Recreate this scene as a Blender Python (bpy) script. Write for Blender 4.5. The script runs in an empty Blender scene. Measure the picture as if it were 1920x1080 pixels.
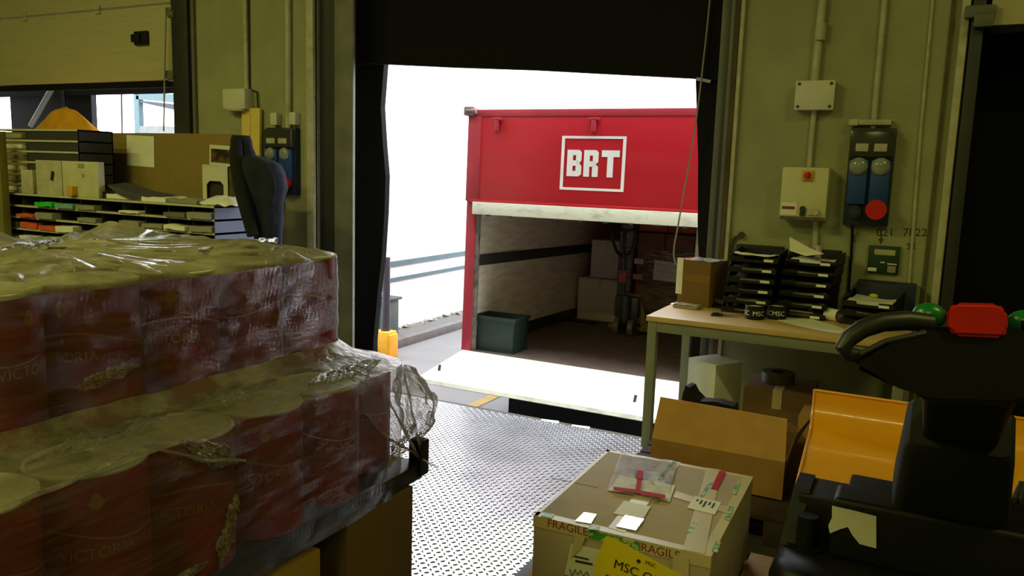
import bpy, bmesh, math, random
from mathutils import Vector, Matrix, Euler, noise
random.seed(7)
S = bpy.context.scene
COL = S.collection
PI = math.pi
# ------------------------------------------------------------------ camera (also used to measure the room)
F, H = 1500.0, 1.5
YAW, PITCH, ROLL = math.radians(27), math.radians(8.3), math.radians(1.8)
RM = Matrix.Rotation(YAW, 3, 'Z') @ Matrix.Rotation(math.radians(90) - PITCH, 3, 'X') @ Matrix.Rotation(ROLL, 3, 'Z')
CP = Vector((0, 0, H))
cd = bpy.data.cameras.new('camera'); cam = bpy.data.objects.new('camera', cd); COL.objects.link(cam)
cam.matrix_world = Matrix.Translation(CP) @ RM.to_4x4()
cd.sensor_width = 36; cd.lens = F / 1920 * 36; cd.clip_start = 0.05; cd.clip_end = 300
S.camera = cam

def hit(u, v, ax, val):
    d = RM @ Vector(((u - 960) / F, -(v - 540) / F, -1))
    return CP + d * ((val - CP[ax]) / d[ax])
def PX(u, v, x): return hit(u, v, 0, x)
def PY(u, v, y): return hit(u, v, 1, y)
def PZ(u, v, z): return hit(u, v, 2, z)

# ------------------------------------------------------------------ materials
def lin(c):
    return tuple(((x / 255) / 12.92 if x / 255 <= .04045 else ((x / 255 + .055) / 1.055) ** 2.4) for x in c)
MATS = {}
def mat(name, rgb, rough=.6, metal=0, var=.12, scale=6, bump=0, bscale=40, stretch=None, rgb2=None, spec=.5, coat=0, trans=0, thr=None):
    if name in MATS: return MATS[name]
    m = bpy.data.materials.new(name); m.use_nodes = True
    N, L = m.node_tree.nodes, m.node_tree.links
    b = N['Principled BSDF']
    c = lin(rgb); c2 = lin(rgb2) if rgb2 else tuple(max(0, x * (1 - var * 2)) for x in c)
    tc = N.new('ShaderNodeTexCoord'); src = tc.outputs['Object']
    if stretch:
        mp = N.new('ShaderNodeMapping'); mp.inputs['Scale'].default_value = stretch
        L.new(src, mp.inputs['Vector']); src = mp.outputs['Vector']
    n = N.new('ShaderNodeTexNoise'); n.inputs['Scale'].default_value = scale; n.inputs['Detail'].default_value = 6
    L.new(src, n.inputs['Vector'])
    r = N.new('ShaderNodeValToRGB')
    lo, hi = thr if thr else (.3, .7)
    r.color_ramp.elements[0].position = lo; r.color_ramp.elements[1].position = hi
    r.color_ramp.elements[0].color = (*c2, 1); r.color_ramp.elements[1].color = (*c, 1)
    L.new(n.outputs['Fac'], r.inputs['Fac']); L.new(r.outputs['Color'], b.inputs['Base Color'])
    b.inputs['Roughness'].default_value = rough; b.inputs['Metallic'].default_value = metal
    b.inputs['Specular IOR Level'].default_value = spec; b.inputs['Coat Weight'].default_value = coat
    b.inputs['Transmission Weight'].default_value = trans
    if bump:
        n2 = N.new('ShaderNodeTexNoise'); n2.inputs['Scale'].default_value = bscale; n2.inputs['Detail'].default_value = 4
        L.new(src, n2.inputs['Vector'])
        bp = N.new('ShaderNodeBump'); bp.inputs['Strength'].default_value = bump; bp.inputs['Distance'].default_value = .01
        L.new(n2.outputs['Fac'], bp.inputs['Height']); L.new(bp.outputs['Normal'], b.inputs['Normal'])
    MATS[name] = m
    return m

M_wall = mat('plaster', (160, 160, 126), .85, var=.1, scale=3, bump=.5, bscale=120)
M_floor = mat('concrete', (74, 66, 58), .7, var=.2, scale=4, bump=.3)
M_ceil = mat('ceiling_board', (120, 116, 100), .9)
M_black = mat('black_rubber', (10, 9, 10), .85, var=.15, scale=9, spec=.25)
M_blackp = mat('black_plastic', (12, 12, 13), .5, var=.15, spec=.35)
M_dark = mat('dark_void', (9, 9, 10), .9)
M_steelg = mat('grey_painted_steel', (104, 103, 96), .5, var=.12)
M_steeld = mat('dark_steel', (46, 47, 46), .5, var=.2)
M_cream = mat('cream_door_skin', (186, 178, 140), .55, var=.06, scale=2, stretch=(1, 1, 14))
M_white = mat('white_plastic', (205, 203, 190), .5, var=.05)
M_grime = mat('grimy_white_plastic', (190, 185, 160), .55, var=.15, scale=14)
M_paper = mat('paper', (232, 229, 218), .8, var=.05)
M_paperg = mat('grey_paper', (150, 146, 134), .8, var=.1)
M_card = mat('cardboard', (158, 116, 58), .8, var=.1, scale=10, bump=.08)
M_card2 = mat('pale_cardboard', (172, 152, 134), .75, var=.07, scale=8, bump=.05)
M_card3 = mat('dark_cardboard', (112, 82, 46), .8, var=.12, scale=8)
M_chip = mat('chipboard', (138, 114, 58), .8, var=.12, scale=90)
M_wood = mat('desk_laminate', (200, 166, 108), .45, var=.07, scale=5, stretch=(2, 30, 2))
M_pine = mat('pallet_pine', (196, 152, 84), .75, var=.15, scale=5, stretch=(2, 14, 2))
M_yellow = mat('yellow_paint', (232, 158, 22), .28, var=.05, scale=5, coat=.4)
M_yellowd = mat('yellow_cloth', (226, 160, 24), .8, var=.15, scale=8)
M_paleyel = mat('yellow_foam', (226, 200, 110), .8, var=.08)
M_redcan = mat('red_tin_print', (150, 20, 4), .5, var=.25, scale=7)
M_lid = mat('white_lid', (214, 208, 186), .55, var=.06)
M_gold = mat('gold_print', (168, 104, 40), .4, var=.1)
M_rim = mat('tin_rim', (150, 146, 130), .35, metal=.6)
M_blue = mat('blue_plastic', (14, 64, 140), .45, var=.1)
M_blued = mat('dark_blue_plastic', (14, 34, 62), .5, var=.1)
M_smoke = mat('smoked_window', (56, 58, 52), .2, var=.1)
M_red = mat('red_plastic', (205, 26, 18), .4, var=.06)
M_green = mat('green_plastic', (14, 110, 52), .3, var=.06)
M_greend = mat('dark_green_plastic', (18, 52, 38), .5, var=.1)
M_binG = mat('crate_green', (32, 50, 48), .5, var=.12)
M_truck = mat('red_truck_paint', (182, 18, 38), .4, var=.05, scale=2)
M_truckd = mat('faded_red_paint', (176, 44, 62), .5, var=.12, scale=4)
M_alu = mat('dirty_aluminium', (222, 222, 208), .5, var=.2, scale=4, stretch=(2, 1, 5), thr=(.2, .5))
M_ply = mat('trailer_lining', (224, 210, 184), .7, var=.14, scale=4, stretch=(1, 1, 5))
M_tfloor = mat('trailer_floor', (104, 86, 78), .75, var=.2, scale=6)
M_plate = mat('worn_aluminium_plate', (240, 240, 232), .55, var=.1, scale=5, bump=.5, bscale=160)
M_check = mat('steel_checker_plate', (206, 208, 218), .3, metal=.9, var=.16, scale=3)
M_asph = mat('yard_concrete', (112, 112, 113), .85, var=.08, scale=2, bump=.2)
M_kerb = mat('pavement', (94, 93, 92), .85, var=.15, scale=8)
M_render = mat('white_render', (236, 236, 236), .8, var=.03)
M_teal = mat('teal_paint', (66, 92, 98), .6, var=.08)
M_brick = mat('brick_red', (112, 70, 58), .8, var=.15)
M_navy = mat('navy_fabric', (17, 25, 48), .9, var=.25, scale=7, bump=.4, bscale=14)
M_blackcloth = mat('black_fabric', (14, 14, 18), .95, var=.2, scale=8)
M_bluegrey = mat('blue_grey_laminate', (88, 96, 122), .55, var=.06)
M_shelfedge = mat('shelf_edging', (190, 186, 168), .6, var=.08)
M_shelfdark = mat('dark_shelf_board', (52, 50, 50), .7, var=.1)
M_film = None
M_tape = mat('paper_tape', (196, 178, 140), .35, var=.08)
M_tapeg = mat('green_tape_print', (62, 140, 66), .4, var=.25, scale=60, rgb2=(186, 178, 140), thr=(.42, .5))
M_gloss = mat('glossy_pouch', (205, 204, 204), .12, var=.1, scale=8, bump=.4, bscale=20, coat=.6)
M_label = mat('label_paper', (212, 208, 192), .55, var=.04)
M_ink = mat('black_ink', (30, 26, 22), .7)
M_redink = mat('red_ink', (150, 40, 30), .6)
M_redtape = mat('red_tape', (176, 14, 24), .6, var=.1, spec=.1)
M_yelpaper = mat('yellow_paper', (222, 196, 20), .7, var=.04)
M_orange = mat('orange_paper', (216, 88, 52), .8, var=.08)
M_greenp = mat('green_paper', (40, 196, 70), .7)
M_tealp = mat('teal_paper', (120, 170, 164), .7)
M_amber = mat('amber_cap', (206, 160, 40), .5)
M_purple = mat('dusty_purple', (92, 84, 98), .8, var=.2)
M_cord = mat('grey_cord', (150, 140, 128), .7)

def film_mat(name, haze, gl, scale, stretch):
    m = bpy.data.materials.new(name); m.use_nodes = True
    N, L = m.node_tree.nodes, m.node_tree.links
    N.clear(); out = N.new('ShaderNodeOutputMaterial')
    tc = N.new('ShaderNodeTexCoord'); mp = N.new('ShaderNodeMapping')
    mp.inputs['Scale'].default_value = stretch; mp.inputs['Rotation'].default_value = (.22, .1, 0)
    L.new(tc.outputs['Object'], mp.inputs['Vector'])
    n = N.new('ShaderNodeTexNoise'); n.inputs['Scale'].default_value = scale; n.inputs['Detail'].default_value = 8; n.inputs['Roughness'].default_value = .65
    L.new(mp.outputs['Vector'], n.inputs['Vector'])
    r = N.new('ShaderNodeMapRange'); r.inputs['From Min'].default_value = .45; r.inputs['From Max'].default_value = .72
    r.inputs['To Min'].default_value = haze; r.inputs['To Max'].default_value = min(1, haze * 3.2)
    L.new(n.outputs['Fac'], r.inputs['Value'])
    bp = N.new('ShaderNodeBump'); bp.inputs['Strength'].default_value = .9; bp.inputs['Distance'].default_value = .014
    n3 = N.new('ShaderNodeTexNoise'); n3.inputs['Scale'].default_value = scale * 4; n3.inputs['Detail'].default_value = 3; n3.inputs['Distortion'].default_value = .8
    L.new(mp.outputs['Vector'], n3.inputs['Vector']); ad = N.new('ShaderNodeMath'); ad.operation = 'MULTIPLY_ADD'; ad.inputs[1].default_value = .3
    L.new(n3.outputs['Fac'], ad.inputs[0]); L.new(n.outputs['Fac'], ad.inputs[2]); L.new(ad.outputs[0], bp.inputs['Height'])
    tr = N.new('ShaderNodeBsdfTransparent'); tr.inputs['Color'].default_value = (.96, .95, .93, 1)
    df = N.new('ShaderNodeBsdfDiffuse'); df.inputs['Color'].default_value = (.58, .54, .42, 1)
    tl = N.new('ShaderNodeBsdfTranslucent'); tl.inputs['Color'].default_value = (.66, .64, .58, 1)
    m0 = N.new('ShaderNodeMixShader'); m0.inputs['Fac'].default_value = .4
    L.new(df.outputs[0], m0.inputs[1]); L.new(tl.outputs[0], m0.inputs[2])
    gs = N.new('ShaderNodeBsdfGlossy'); gs.inputs['Roughness'].default_value = .1; gs.inputs['Color'].default_value = (.95, .95, .95, 1)
    L.new(bp.outputs['Normal'], gs.inputs['Normal'])
    m1 = N.new('ShaderNodeMixShader'); L.new(r.outputs['Result'], m1.inputs['Fac'])
    L.new(tr.outputs[0], m1.inputs[1]); L.new(m0.outputs[0], m1.inputs[2])
    lw = N.new('ShaderNodeLayerWeight'); lw.inputs['Blend'].default_value = gl; L.new(bp.outputs['Normal'], lw.inputs['Normal'])
    m2 = N.new('ShaderNodeMixShader'); L.new(lw.outputs['Fresnel'], m2.inputs['Fac'])
    L.new(m1.outputs[0], m2.inputs[1]); L.new(gs.outputs[0], m2.inputs[2])
    L.new(m2.outputs[0], out.inputs['Surface'])
    return m
M_film = film_mat('stretch_film', .07, .08, 5, (.8, 1.4, 14))
M_filmtop = film_mat('draped_film', .32, .25, 7, (1, 1, 2))
M_filmc = film_mat('crumpled_film', .22, .3, 16, (1, 1, 1))
M_clear = film_mat('clear_plastic', .03, .2, 8, (1, 1, 1))

# ------------------------------------------------------------------ mesh building
class MB:
    def __init__(s): s.bm = bmesh.new()
    def box(s, c, size, rot=None, bev=0, seg=2):
        r = bmesh.ops.create_cube(s.bm, size=1)
        vs = r['verts']
        R = rot.to_4x4() if isinstance(rot, Matrix) else (Euler(rot).to_matrix().to_4x4() if rot else Matrix.Identity(4))
        bmesh.ops.transform(s.bm, matrix=Matrix.Translation(Vector(c)) @ R @ Matrix.Diagonal((*size, 1)), verts=vs)
        if bev:
            es = {e for v in vs for e in v.link_edges}
            bmesh.ops.bevel(s.bm, geom=list(es), offset=bev, segments=seg, affect='EDGES', profile=.6)
        return s
    def bb(s, x0, x1, y0, y1, z0, z1, bev=0, seg=2):
        return s.box(((x0 + x1) / 2, (y0 + y1) / 2, (z0 + z1) / 2), (abs(x1 - x0), abs(y1 - y0), abs(z1 - z0)), None, bev, seg)
    def cyl(s, p0, p1, r, n=16, r2=None):
        p0, p1 = Vector(p0), Vector(p1); d = p1 - p0
        q = d.to_track_quat('Z', 'Y').to_matrix().to_4x4()
        bmesh.ops.create_cone(s.bm, cap_ends=True, segments=n, radius1=r, radius2=r if r2 is None else r2, depth=d.length,
                              matrix=Matrix.Translation((p0 + p1) / 2) @ q)
        return s
    def sph(s, c, r, sc=(1, 1, 1), n=16):
        bmesh.ops.create_uvsphere(s.bm, u_segments=n, v_segments=max(6, n // 2), radius=r, matrix=Matrix.Translation(Vector(c)) @ Matrix.Diagonal((*sc, 1)))
        return s
    def lathe(s, prof, n=32, c=(0, 0, 0)):
        c = Vector(c); rings = []
        for r, z in prof:
            rings.append([s.bm.verts.new(c + Vector((r * math.cos(2 * PI * k / n), r * math.sin(2 * PI * k / n), z))) for k in range(n)] if r > 1e-6 else [s.bm.verts.new(c + Vector((0, 0, z)))])
        for a, b in zip(rings, rings[1:]):
            for k in range(n):
                k2 = (k + 1) % n
                if len(a) == 1 and len(b) == 1: continue
                if len(a) == 1: s.bm.faces.new((a[0], b[k2], b[k]))
                elif len(b) == 1: s.bm.faces.new((a[k], a[k2], b[0]))
                else: s.bm.faces.new((a[k], a[k2], b[k2], b[k]))
        return s
    def poly(s, pts, ext=None):
        vs = [s.bm.verts.new(Vector(p)) for p in pts]
        f = s.bm.faces.new(vs)
        if ext is not None:
            e = Vector(ext); w = [s.bm.verts.new(v.co + e) for v in vs]
            s.bm.faces.new(list(reversed(w)))
            for i in range(len(vs)):
                j = (i + 1) % len(vs); s.bm.faces.new((vs[j], vs[i], w[i], w[j]))
        return s
    def grid(s, fn, nu, nv, loop=False):
        g = [[s.bm.verts.new(Vector(fn(i / (nu if loop else nu - 1), j / (nv - 1)))) for i in range(nu)] for j in range(nv)]
        for j in range(nv - 1):
            for i in range(nu if loop else nu - 1):
                i2 = (i + 1) % nu
                s.bm.faces.new((g[j][i], g[j][i2], g[j + 1][i2], g[j + 1][i]))
        return s
    def tube(s, pts, r, n=10, rs=None):
        pts = [Vector(p) for p in pts]; rings = []
        for i, p in enumerate(pts):
            t = (pts[min(i + 1, len(pts) - 1)] - pts[max(i - 1, 0)]).normalized()
            a = t.orthogonal() if i == 0 else (a - t * a.dot(t))
            a = a.normalized(); b = t.cross(a); rr = rs[i] if rs else r
            rings.append([s.bm.verts.new(p + (a * math.cos(2 * PI * k / n) + b * math.sin(2 * PI * k / n)) * rr) for k in range(n)])
        for A, B in zip(rings, rings[1:]):
            for k in range(n): s.bm.faces.new((A[k], A[(k + 1) % n], B[(k + 1) % n], B[k]))
        s.bm.faces.new(list(reversed(rings[0]))); s.bm.faces.new(rings[-1])
        return s
    def add_mesh(s, me, M):
        t = bmesh.new(); t.from_mesh(me); bmesh.ops.transform(t, matrix=M, verts=t.verts)
        tmp = bpy.data.meshes.new('tmp'); t.to_mesh(tmp); t.free(); s.bm.from_mesh(tmp); bpy.data.meshes.remove(tmp)
        return s
    def build(s, name, m, parent=None, loc=None, rot=None, smooth=True, mod=None):
        me = bpy.data.meshes.new(name)
        bmesh.ops.recalc_face_normals(s.bm, faces=s.bm.faces)
        s.bm.to_mesh(me); s.bm.free()
        me.materials.append(m)
        if smooth:
            me.polygons.foreach_set('use_smooth', [True] * len(me.polygons))
            try: me.set_sharp_from_angle(angle=math.radians(38))
            except Exception: pass
        o = bpy.data.objects.new(name, me); COL.objects.link(o)
        if parent: o.parent = parent
        if loc is not None: o.location = loc
        if rot is not None: o.rotation_euler = rot
        return o

def tag(o, label=None, cat=None, group=None, kind=None):
    if label: o['label'] = label
    if cat: o['category'] = cat
    if group: o['group'] = group
    if kind: o['kind'] = kind
    return o
def thing(name, label, cat, loc=(0, 0, 0), rot=(0, 0, 0), group=None):
    o = bpy.data.objects.new(name, None); COL.objects.link(o); o.empty_display_size = .1
    o.location = loc; o.rotation_euler = rot
    return tag(o, label, cat, group)
def struct(o, label=None): o['kind'] = 'structure'; return tag(o, label)
def dup(root, loc=None, rot=None, label=None):
    r = root.copy(); COL.objects.link(r)
    if loc is not None: r.location = loc
    if rot is not None: r.rotation_euler = rot
    if label: r['label'] = label
    for ch in list(root.children):
        c = ch.copy(); COL.objects.link(c); c.parent = r
        for g in ch.children:
            d = g.copy(); COL.objects.link(d); d.parent = c
    return r
_tx = {}
def text_mesh(txt, size=1.0, off=0.0, depth=0.0):
    k = (txt, size, off, depth)
    if k not in _tx:
        cu = bpy.data.curves.new('txt', 'FONT'); cu.body = txt; cu.size = size; cu.offset = off; cu.extrude = depth
        cu.align_x = 'CENTER'; cu.align_y = 'CENTER'; cu.resolution_u = 3
        o = bpy.data.objects.new('txt', cu); COL.objects.link(o)
        bpy.context.view_layer.update()
        me = bpy.data.meshes.new_from_object(o.evaluated_get(bpy.context.evaluated_depsgraph_get()))
        bpy.data.objects.remove(o); bpy.data.curves.remove(cu); _tx[k] = me
    return _tx[k]
def frame_on(o, x, y):  # matrix with given origin and axes
    x = Vector(x).normalized(); z = x.cross(Vector(y)).normalized(); y = z.cross(x)
    return Matrix.Translation(Vector(o)) @ Matrix((x, y, z)).transposed().to_4x4()

WY = 5.0            # inner face of the dock wall
# ================================================================== SETTING
lx0, lx1, ly0, ly1, lz1 = -3.8, -1.24, 2.2, 4.63, -.115     # dock leveller
b = MB()
b.bb(-10.5, lx0, -6, 5.2, -1.3, 0); b.bb(lx1, 4.5, -6, 5.2, -1.3, 0); b.bb(lx0, lx1, -6, ly0, -1.3, 0)
b.bb(lx0, lx1, ly1 + .06, 5.2, -1.3, -.3)
struct(b.build('floor', M_floor, smooth=False))
b = MB(); b.bb(-10.5, 4.5, -6, 5.2, 5.2, 5.35); struct(b.build('ceiling', M_ceil, smooth=False))
b = MB(); b.bb(-10.7, -10.5, -6, 5.2, -1.2, 5.35); struct(b.build('wall_left', M_wall, smooth=False))
b = MB(); b.bb(4.5, 4.7, -6, 5.2, -1.2, 5.35); struct(b.build('wall_right', M_wall, smooth=False))
b = MB(); b.bb(-10.7, 4.7, -6.2, -6, -1.2, 5.35); struct(b.build('wall_back', M_wall, smooth=False))
xl1 = -4.33; xr0, xr1 = -1.13, .12
b = MB()
b.bb(-5.70, xl1, WY, WY + .2, 0, 5.2); b.bb(xr0, xr1, WY, WY + .2, 0, 5.2)
b.bb(-10.5, -5.70, WY, WY + .2, 3.5, 5.2); b.bb(xl1, xr0, WY, WY + .2, 3.0, 5.2); b.bb(xr1, 4.5, WY, WY + .2, 3.4, 5.2)
b.bb(-10.5, -5.70, WY, WY + .2, 0, .9)
struct(b.build('wall_front', M_wall, smooth=False))

# --- trims beside the doors
b = MB(); b.bb(-5.87, -5.68, WY - .05, WY, 0, 3.6, .006); struct(b.build('trim_1', M_steeld))       # left door guide
b = MB(); b.bb(-5.66, -5.625, WY - .03, WY, 0, 3.6, .004); struct(b.build('trim_2', M_steelg))
b = MB(); b.bb(-4.40, -4.33, WY - .03, WY + .02, 0, 3.2, .006); struct(b.build('trim_3', M_grime))
b = MB(); b.bb(-4.335, -4.14, WY + .05, WY + .12, -.3, 3.0); struct(b.build('trim_4', M_steeld))
b = MB(); b.bb(-4.143, -3.962, WY, WY + .03, -.3, 3.2, .006); struct(b.build('trim_5', mat('pale_steel_post', (122, 118, 108), .6, var=.2, scale=5)))
for k, (x0, x1, yy, mm) in enumerate(((-1.205, -1.165, .08, M_steelg), (-1.165, -1.13, .05, M_steeld), (-1.13, -1.105, .0, M_steelg), (-1.10, -1.075, -.02, mat('rusty_strip', (92, 74, 50), .8, var=.25)), (-1.075, -1.05, -.012, M_grime))):
    b = MB(); b.bb(x0, x1, WY + yy - .02, WY + yy + .03, 0, 3.2, .004); struct(b.build('trim_%d' % (6 + k), mm))
# right-hand door edge: pale corner strip and dark guide
pA, pB = PY(1795, 0, WY - .04), PY(1742, 560, WY - .04)
b = MB(); b.bb(.075, .115, WY - .05, WY, 0, 3.4, .008); struct(b.build('trim_11', M_grime))
b = MB(); b.bb(.125, .185, WY - .06, WY + .05, 0, 3.4, .006); struct(b.build('trim_12', M_steeld))
b = MB(); b.bb(.025, .045, WY - .012, WY, 0, 3.4, .003); struct(b.build('trim_13', mat('brown_edge', (96, 84, 54), .8, var=.2)))

# --- sectional door on the left, half open
d1 = thing('door_1', 'cream sectional loading door, partly raised, at left of the wall', 'door', (0, 0, 0)); d1['kind'] = 'structure'
zb = 2.195; zs = 2.84
b = MB(); b.bb(-10.5, -5.84, WY + .0, WY + .045, zb, zs - .006, .008); b.build('door_panel', M_cream, d1)
b = MB(); b.bb(-10.5, -5.84, WY + .0, WY + .045, zs + .006, 3.5, .008); b.build('door_panel', M_cream, d1)
b = MB(); b.bb(-10.5, -5.84, WY + .005, WY + .04, zb - .06, zb - .002, .01); b.build('bottom_seal', M_black, d1)
for u, v in ((48, 31), (185, 17)):
    p = PY(u, v, WY); b = MB(); b.box((p.x, WY - .008, zs), (.06, .016, .075), None, .004); b.cyl((p.x - .03, WY - .018, zs), (p.x + .03, WY - .018, zs), .008, 8); b.build('hinge', M_grime, d1)
p = PY(268, 72, WY)
b = MB(); b.box((p.x, WY - .015, p.z), (.17, .03, .12), None, .01); b.box((p.x - .05, WY - .032, p.z), (.11, .03, .07), None, .01); b.build('handle', M_blackp, d1)
for v in (22, 140):
    p = PY(320, v, WY - .02); b = MB(); b.box((p.x, WY - .02, p.z), (.09, .04, .07), None, .006); b.cyl((p.x + .02, WY - .05, p.z - .03), (p.x + .09, WY - .05, p.z - .03), .03, 14); b.build('roller_bracket', M_steelg, d1)
b = MB(); a0, a1 = PY(311, 30, WY - .06), PY(307, 246, WY - .06)
b.tube([PY(322, 14, WY - .05), a0, PY(309, 120, WY - .06), a1], .007, 6); b.build('pull_rope', M_cord, d1)

# --- sectional door on the right (raised), only its lower edge shows
d2 = thing('door_2', 'dirty cream door bottom edge raised above the dark right opening', 'door'); d2['kind'] = 'structure'
pz = PY(1870, 48, WY - .05).z
b = MB(); b.bb(.21, 4.4, WY - .06, WY - .01, pz, 3.5, .01); b.build('door_panel', M_cream, d2)
b = MB(); b.bb(.21, 4.4, WY - .055, WY - .015, pz - .04, pz - .002, .008); b.build('bottom_seal', M_black, d2)
p = PY(1838, 22, WY - .08)
b = MB(); b.box((p.x, WY - .08, p.z), (.14, .05, .06), None, .006); b.box((p.x + .02, WY - .09, p.z - .05), (.09, .05, .06), None, .006); b.build('roller_bracket', M_steelg, d2)

# --- black dock shelters (curtains outside the openings)
def curtain_poly(y, pts, th=.06):
    return MB().poly([(p[0], y, p[1]) for p in pts], (0, th, 0))
YC = 5.32
sh = thing('dock_shelter', 'black rubber dock shelter curtains framing the open loading bay', 'dock shelter', (0, 0, 0))
edge = [(720, 121), (714, 200), (718, 270), (723, 330), (721, 400), (716, 480), (707, 560), (700, 640), (700, 720), (700, 800)]
P = [PY(u, v, YC) for u, v in edge]
pts = [(-4.45, 3.1), (-4.45, -.6)] + [(p.x, p.z) for p in reversed(P)] + [(P[0].x, 3.1)]
curtain_poly(YC, pts).build('side_curtain', M_black, sh, smooth=False)
edge = [(1304, 140), (1309, 300), (1308, 420), (1312, 540), (1292, 600), (1284, 700), (1280, 820), (1280, 900)]
P = [PY(u, v, YC) for u, v in edge]
pts = [(P[0].x, 3.1)] + [(p.x, p.z) for p in P] + [(-1.0, -.6), (-1.0, 3.1)]
curtain_poly(YC, pts).build('side_curtain', M_black, sh, smooth=False)
P = [PY(u, v, YC - .08) for u, v in ((690, 119), (720, 120), (850, 126), (1000, 131), (1150, 139), (1306, 147), (1330, 149))]
pts = [(-4.45, 3.2)] + [(-4.45, P[0].z)] + [(p.x, p.z) for p in P] + [(-1.0, P[-1].z), (-1.0, 3.2)]
curtain_poly(YC - .08, pts, .05).build('top_curtain', M_black, sh, smooth=False)
b = MB(); b.tube([PY(1306, 148, YC - .1), PY(1318, 150, YC - .1), PY(1332, 153, YC - .1)], .01, 6); b.build('strap', M_grime, sh)

b = MB(); b.bb(.12, 4.6, 5.5, 5.56, -1.2, 3.6); b.bb(.1, .16, 5.21, 5.5, -1.2, 3.6); b.bb(4.5, 4.6, 5.21, 5.5, -1.2, 3.6); b.bb(.1, 4.6, 5.21, 5.56, 3.55, 3.65)  # closed black box added so no sky light comes through the right opening
tag(b.build('dock_shelter', M_black, smooth=False), 'black box added to keep daylight out of the dark opening at far right', 'dock shelter')
# left bay: curtain with a bright gap
sl = thing('dock_shelter', 'dark curtain with bright gaps behind the half raised left door', 'dock shelter')
YL = 5.6
def xl(u): return PY(u, 210, YL).x
b = MB(); b.bb(xl(20), xl(172), YL, YL + .06, .5, 3.3); b.build('side_curtain', mat('navy_black_curtain', (16, 14, 30), .8), sh if False else sl, smooth=False)
b = MB(); b.bb(-11.5, xl(-60), YL, YL + .06, .5, 3.3); b.build('side_curtain', M_black, sl, smooth=False)
b = MB(); b.bb(-11.5, -5.0, YL - .04, YL, PY(250, 176, YL - .04).z, 3.3); b.build('top_curtain', M_black, sl, smooth=False)
b = MB(); b.cyl(PY(58, 236, YL - .08), PY(98, 165, YL - .08), .03, 10); b.build('brace_or_slit', mat('daylight_slit', (190, 196, 210), .5), sl)  # pale rod painting in a diagonal slit of daylight
b = MB(); b.cyl(PY(228, 174, YL), PY(229, 250, YL), .009, 8); b.build('bar', M_steelg, sl)
b = MB(); b.cyl(PY(119, 150, YL - .03), PY(119, 240, YL - .03), .025, 10); b.build('bar', M_steeld, sl)

# --- hanging cord in the doorway
b = MB()
cpts = [(1331, 0), (1325, 60), (1316, 140), (1306, 220), (1293, 300), (1279, 380), (1270, 430), (1264, 460), (1263, 478), (1267, 496)]
b.tube([PY(u, v, 5.2) for u, v in cpts], .006, 6)
tag(b.build('cord', M_cord), 'thin pale cord hanging down the right side of the open doorway', 'cord')

# ================================================================== WALL FITTINGS
def wcyl(b, pts, r, n=14):
    q = [PY(u, v, WY - r) for u, v in pts]
    if pts[0][1] < 0: q = [Vector((q[0].x, q[0].y, 5.19))] + q
    return b.tube(q, r, n)
c1 = thing('conduit', 'thick pale conduit with a sleeve dropping into the junction box, right wall', 'conduit')
wcyl(MB(), [(1546, -30), (1527, 156)], .024).build('pipe', M_grime, c1)
wcyl(MB(), [(1541, 44), (1537, 76)], .031).build('sleeve', M_grime, c1)
b = MB(); wcyl(b, [(1527, 206), (1517, 316)], .016)
tag(b.build('conduit', M_grime), 'short thin conduit between the junction box and the cream switch box', 'conduit')
b = MB(); wcyl(b, [(1530, 415), (1527, 480)], .018)
tag(b.build('conduit', M_grime), 'conduit stub running down from the cream switch box behind the trays', 'conduit')
b = MB(); wcyl(b, [(1662, -30), (1637, 244)], .017)
tag(b.build('conduit', M_grime), 'thin conduit dropping into the blue socket panel right of the switch box', 'conduit')
b = MB(); wcyl(b, [(1752, -30), (1726, 250), (1696, 640)], .009, 8)
tag(b.build('cable', M_grime), 'thin pale cable running down the right wall beside the dark opening', 'cable')
b = MB(); wcyl(b, [(459, -30), (463, 172)], .02)
tag(b.build('conduit', M_grime), 'pale conduit running down to the small white box on the left wall', 'conduit')
b = MB(); wcyl(b, [(540, -30), (541, 246)], .024)
tag(b.build('conduit', M_grime), 'pale conduit dropping to the blue socket panel beside the left door post', 'conduit')
b = MB(); b.tube([Vector((PY(466, -20, WY - .012).x, WY - .012, 5.19)), PY(466, -20, WY - .012), PY(468, 168, WY - .012)], .006, 6); b.tube([PY(470, 168, WY - .015), PY(482, 172, WY - .02), PY(484, 205, WY - .02)], .007, 6)
tag(b.build('cable', M_steeld), 'dark cable beside the left wall conduit, looping round the white box', 'cable')

def wall_rect(uv0, uv1): a, c = PY(*uv0, WY), PY(*uv1, WY); return a.x, c.x, c.z, a.z
# junction box
x0, x1, z0, z1 = wall_rect((1497, 155), (1564, 207))
t = thing('junction_box', 'square pale junction box with corner screws on the right wall', 'junction box', ((x0 + x1) / 2, WY, (z0 + z1) / 2))
w, h = (x1 - x0), (z1 - z0)
MB().box((0, -.035, 0), (w, .07, h), None, .008).build('body', M_white, t)
MB().box((0, -.073, 0), (w + .004, .012, h + .004), None, .004).build('cover', M_white, t)
for sx in (-1, 1):
    for sz in (-1, 1): MB().cyl((sx * (w / 2 - .018), -.076, sz * (h / 2 - .016)), (sx * (w / 2 - .018), -.083, sz * (h / 2 - .016)), .009, 10).build('screw', M_steeld, t)
# left small box
x0, x1, z0, z1 = wall_rect((434, 169), (476, 206))
t = thing('junction_box', 'small white junction box on the left wall above the yellow board', 'junction box', ((x0 + x1) / 2, WY, (z0 + z1) / 2))
MB().box((0, -.05, 0), (x1 - x0, .1, z1 - z0), None, .01).build('body', M_white, t)
MB().box((0, -.052, -(z1 - z0) / 2), ((x1 - x0) * .7, .09, .03), None, .006).build('gland_plate', M_grime, t)
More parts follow.
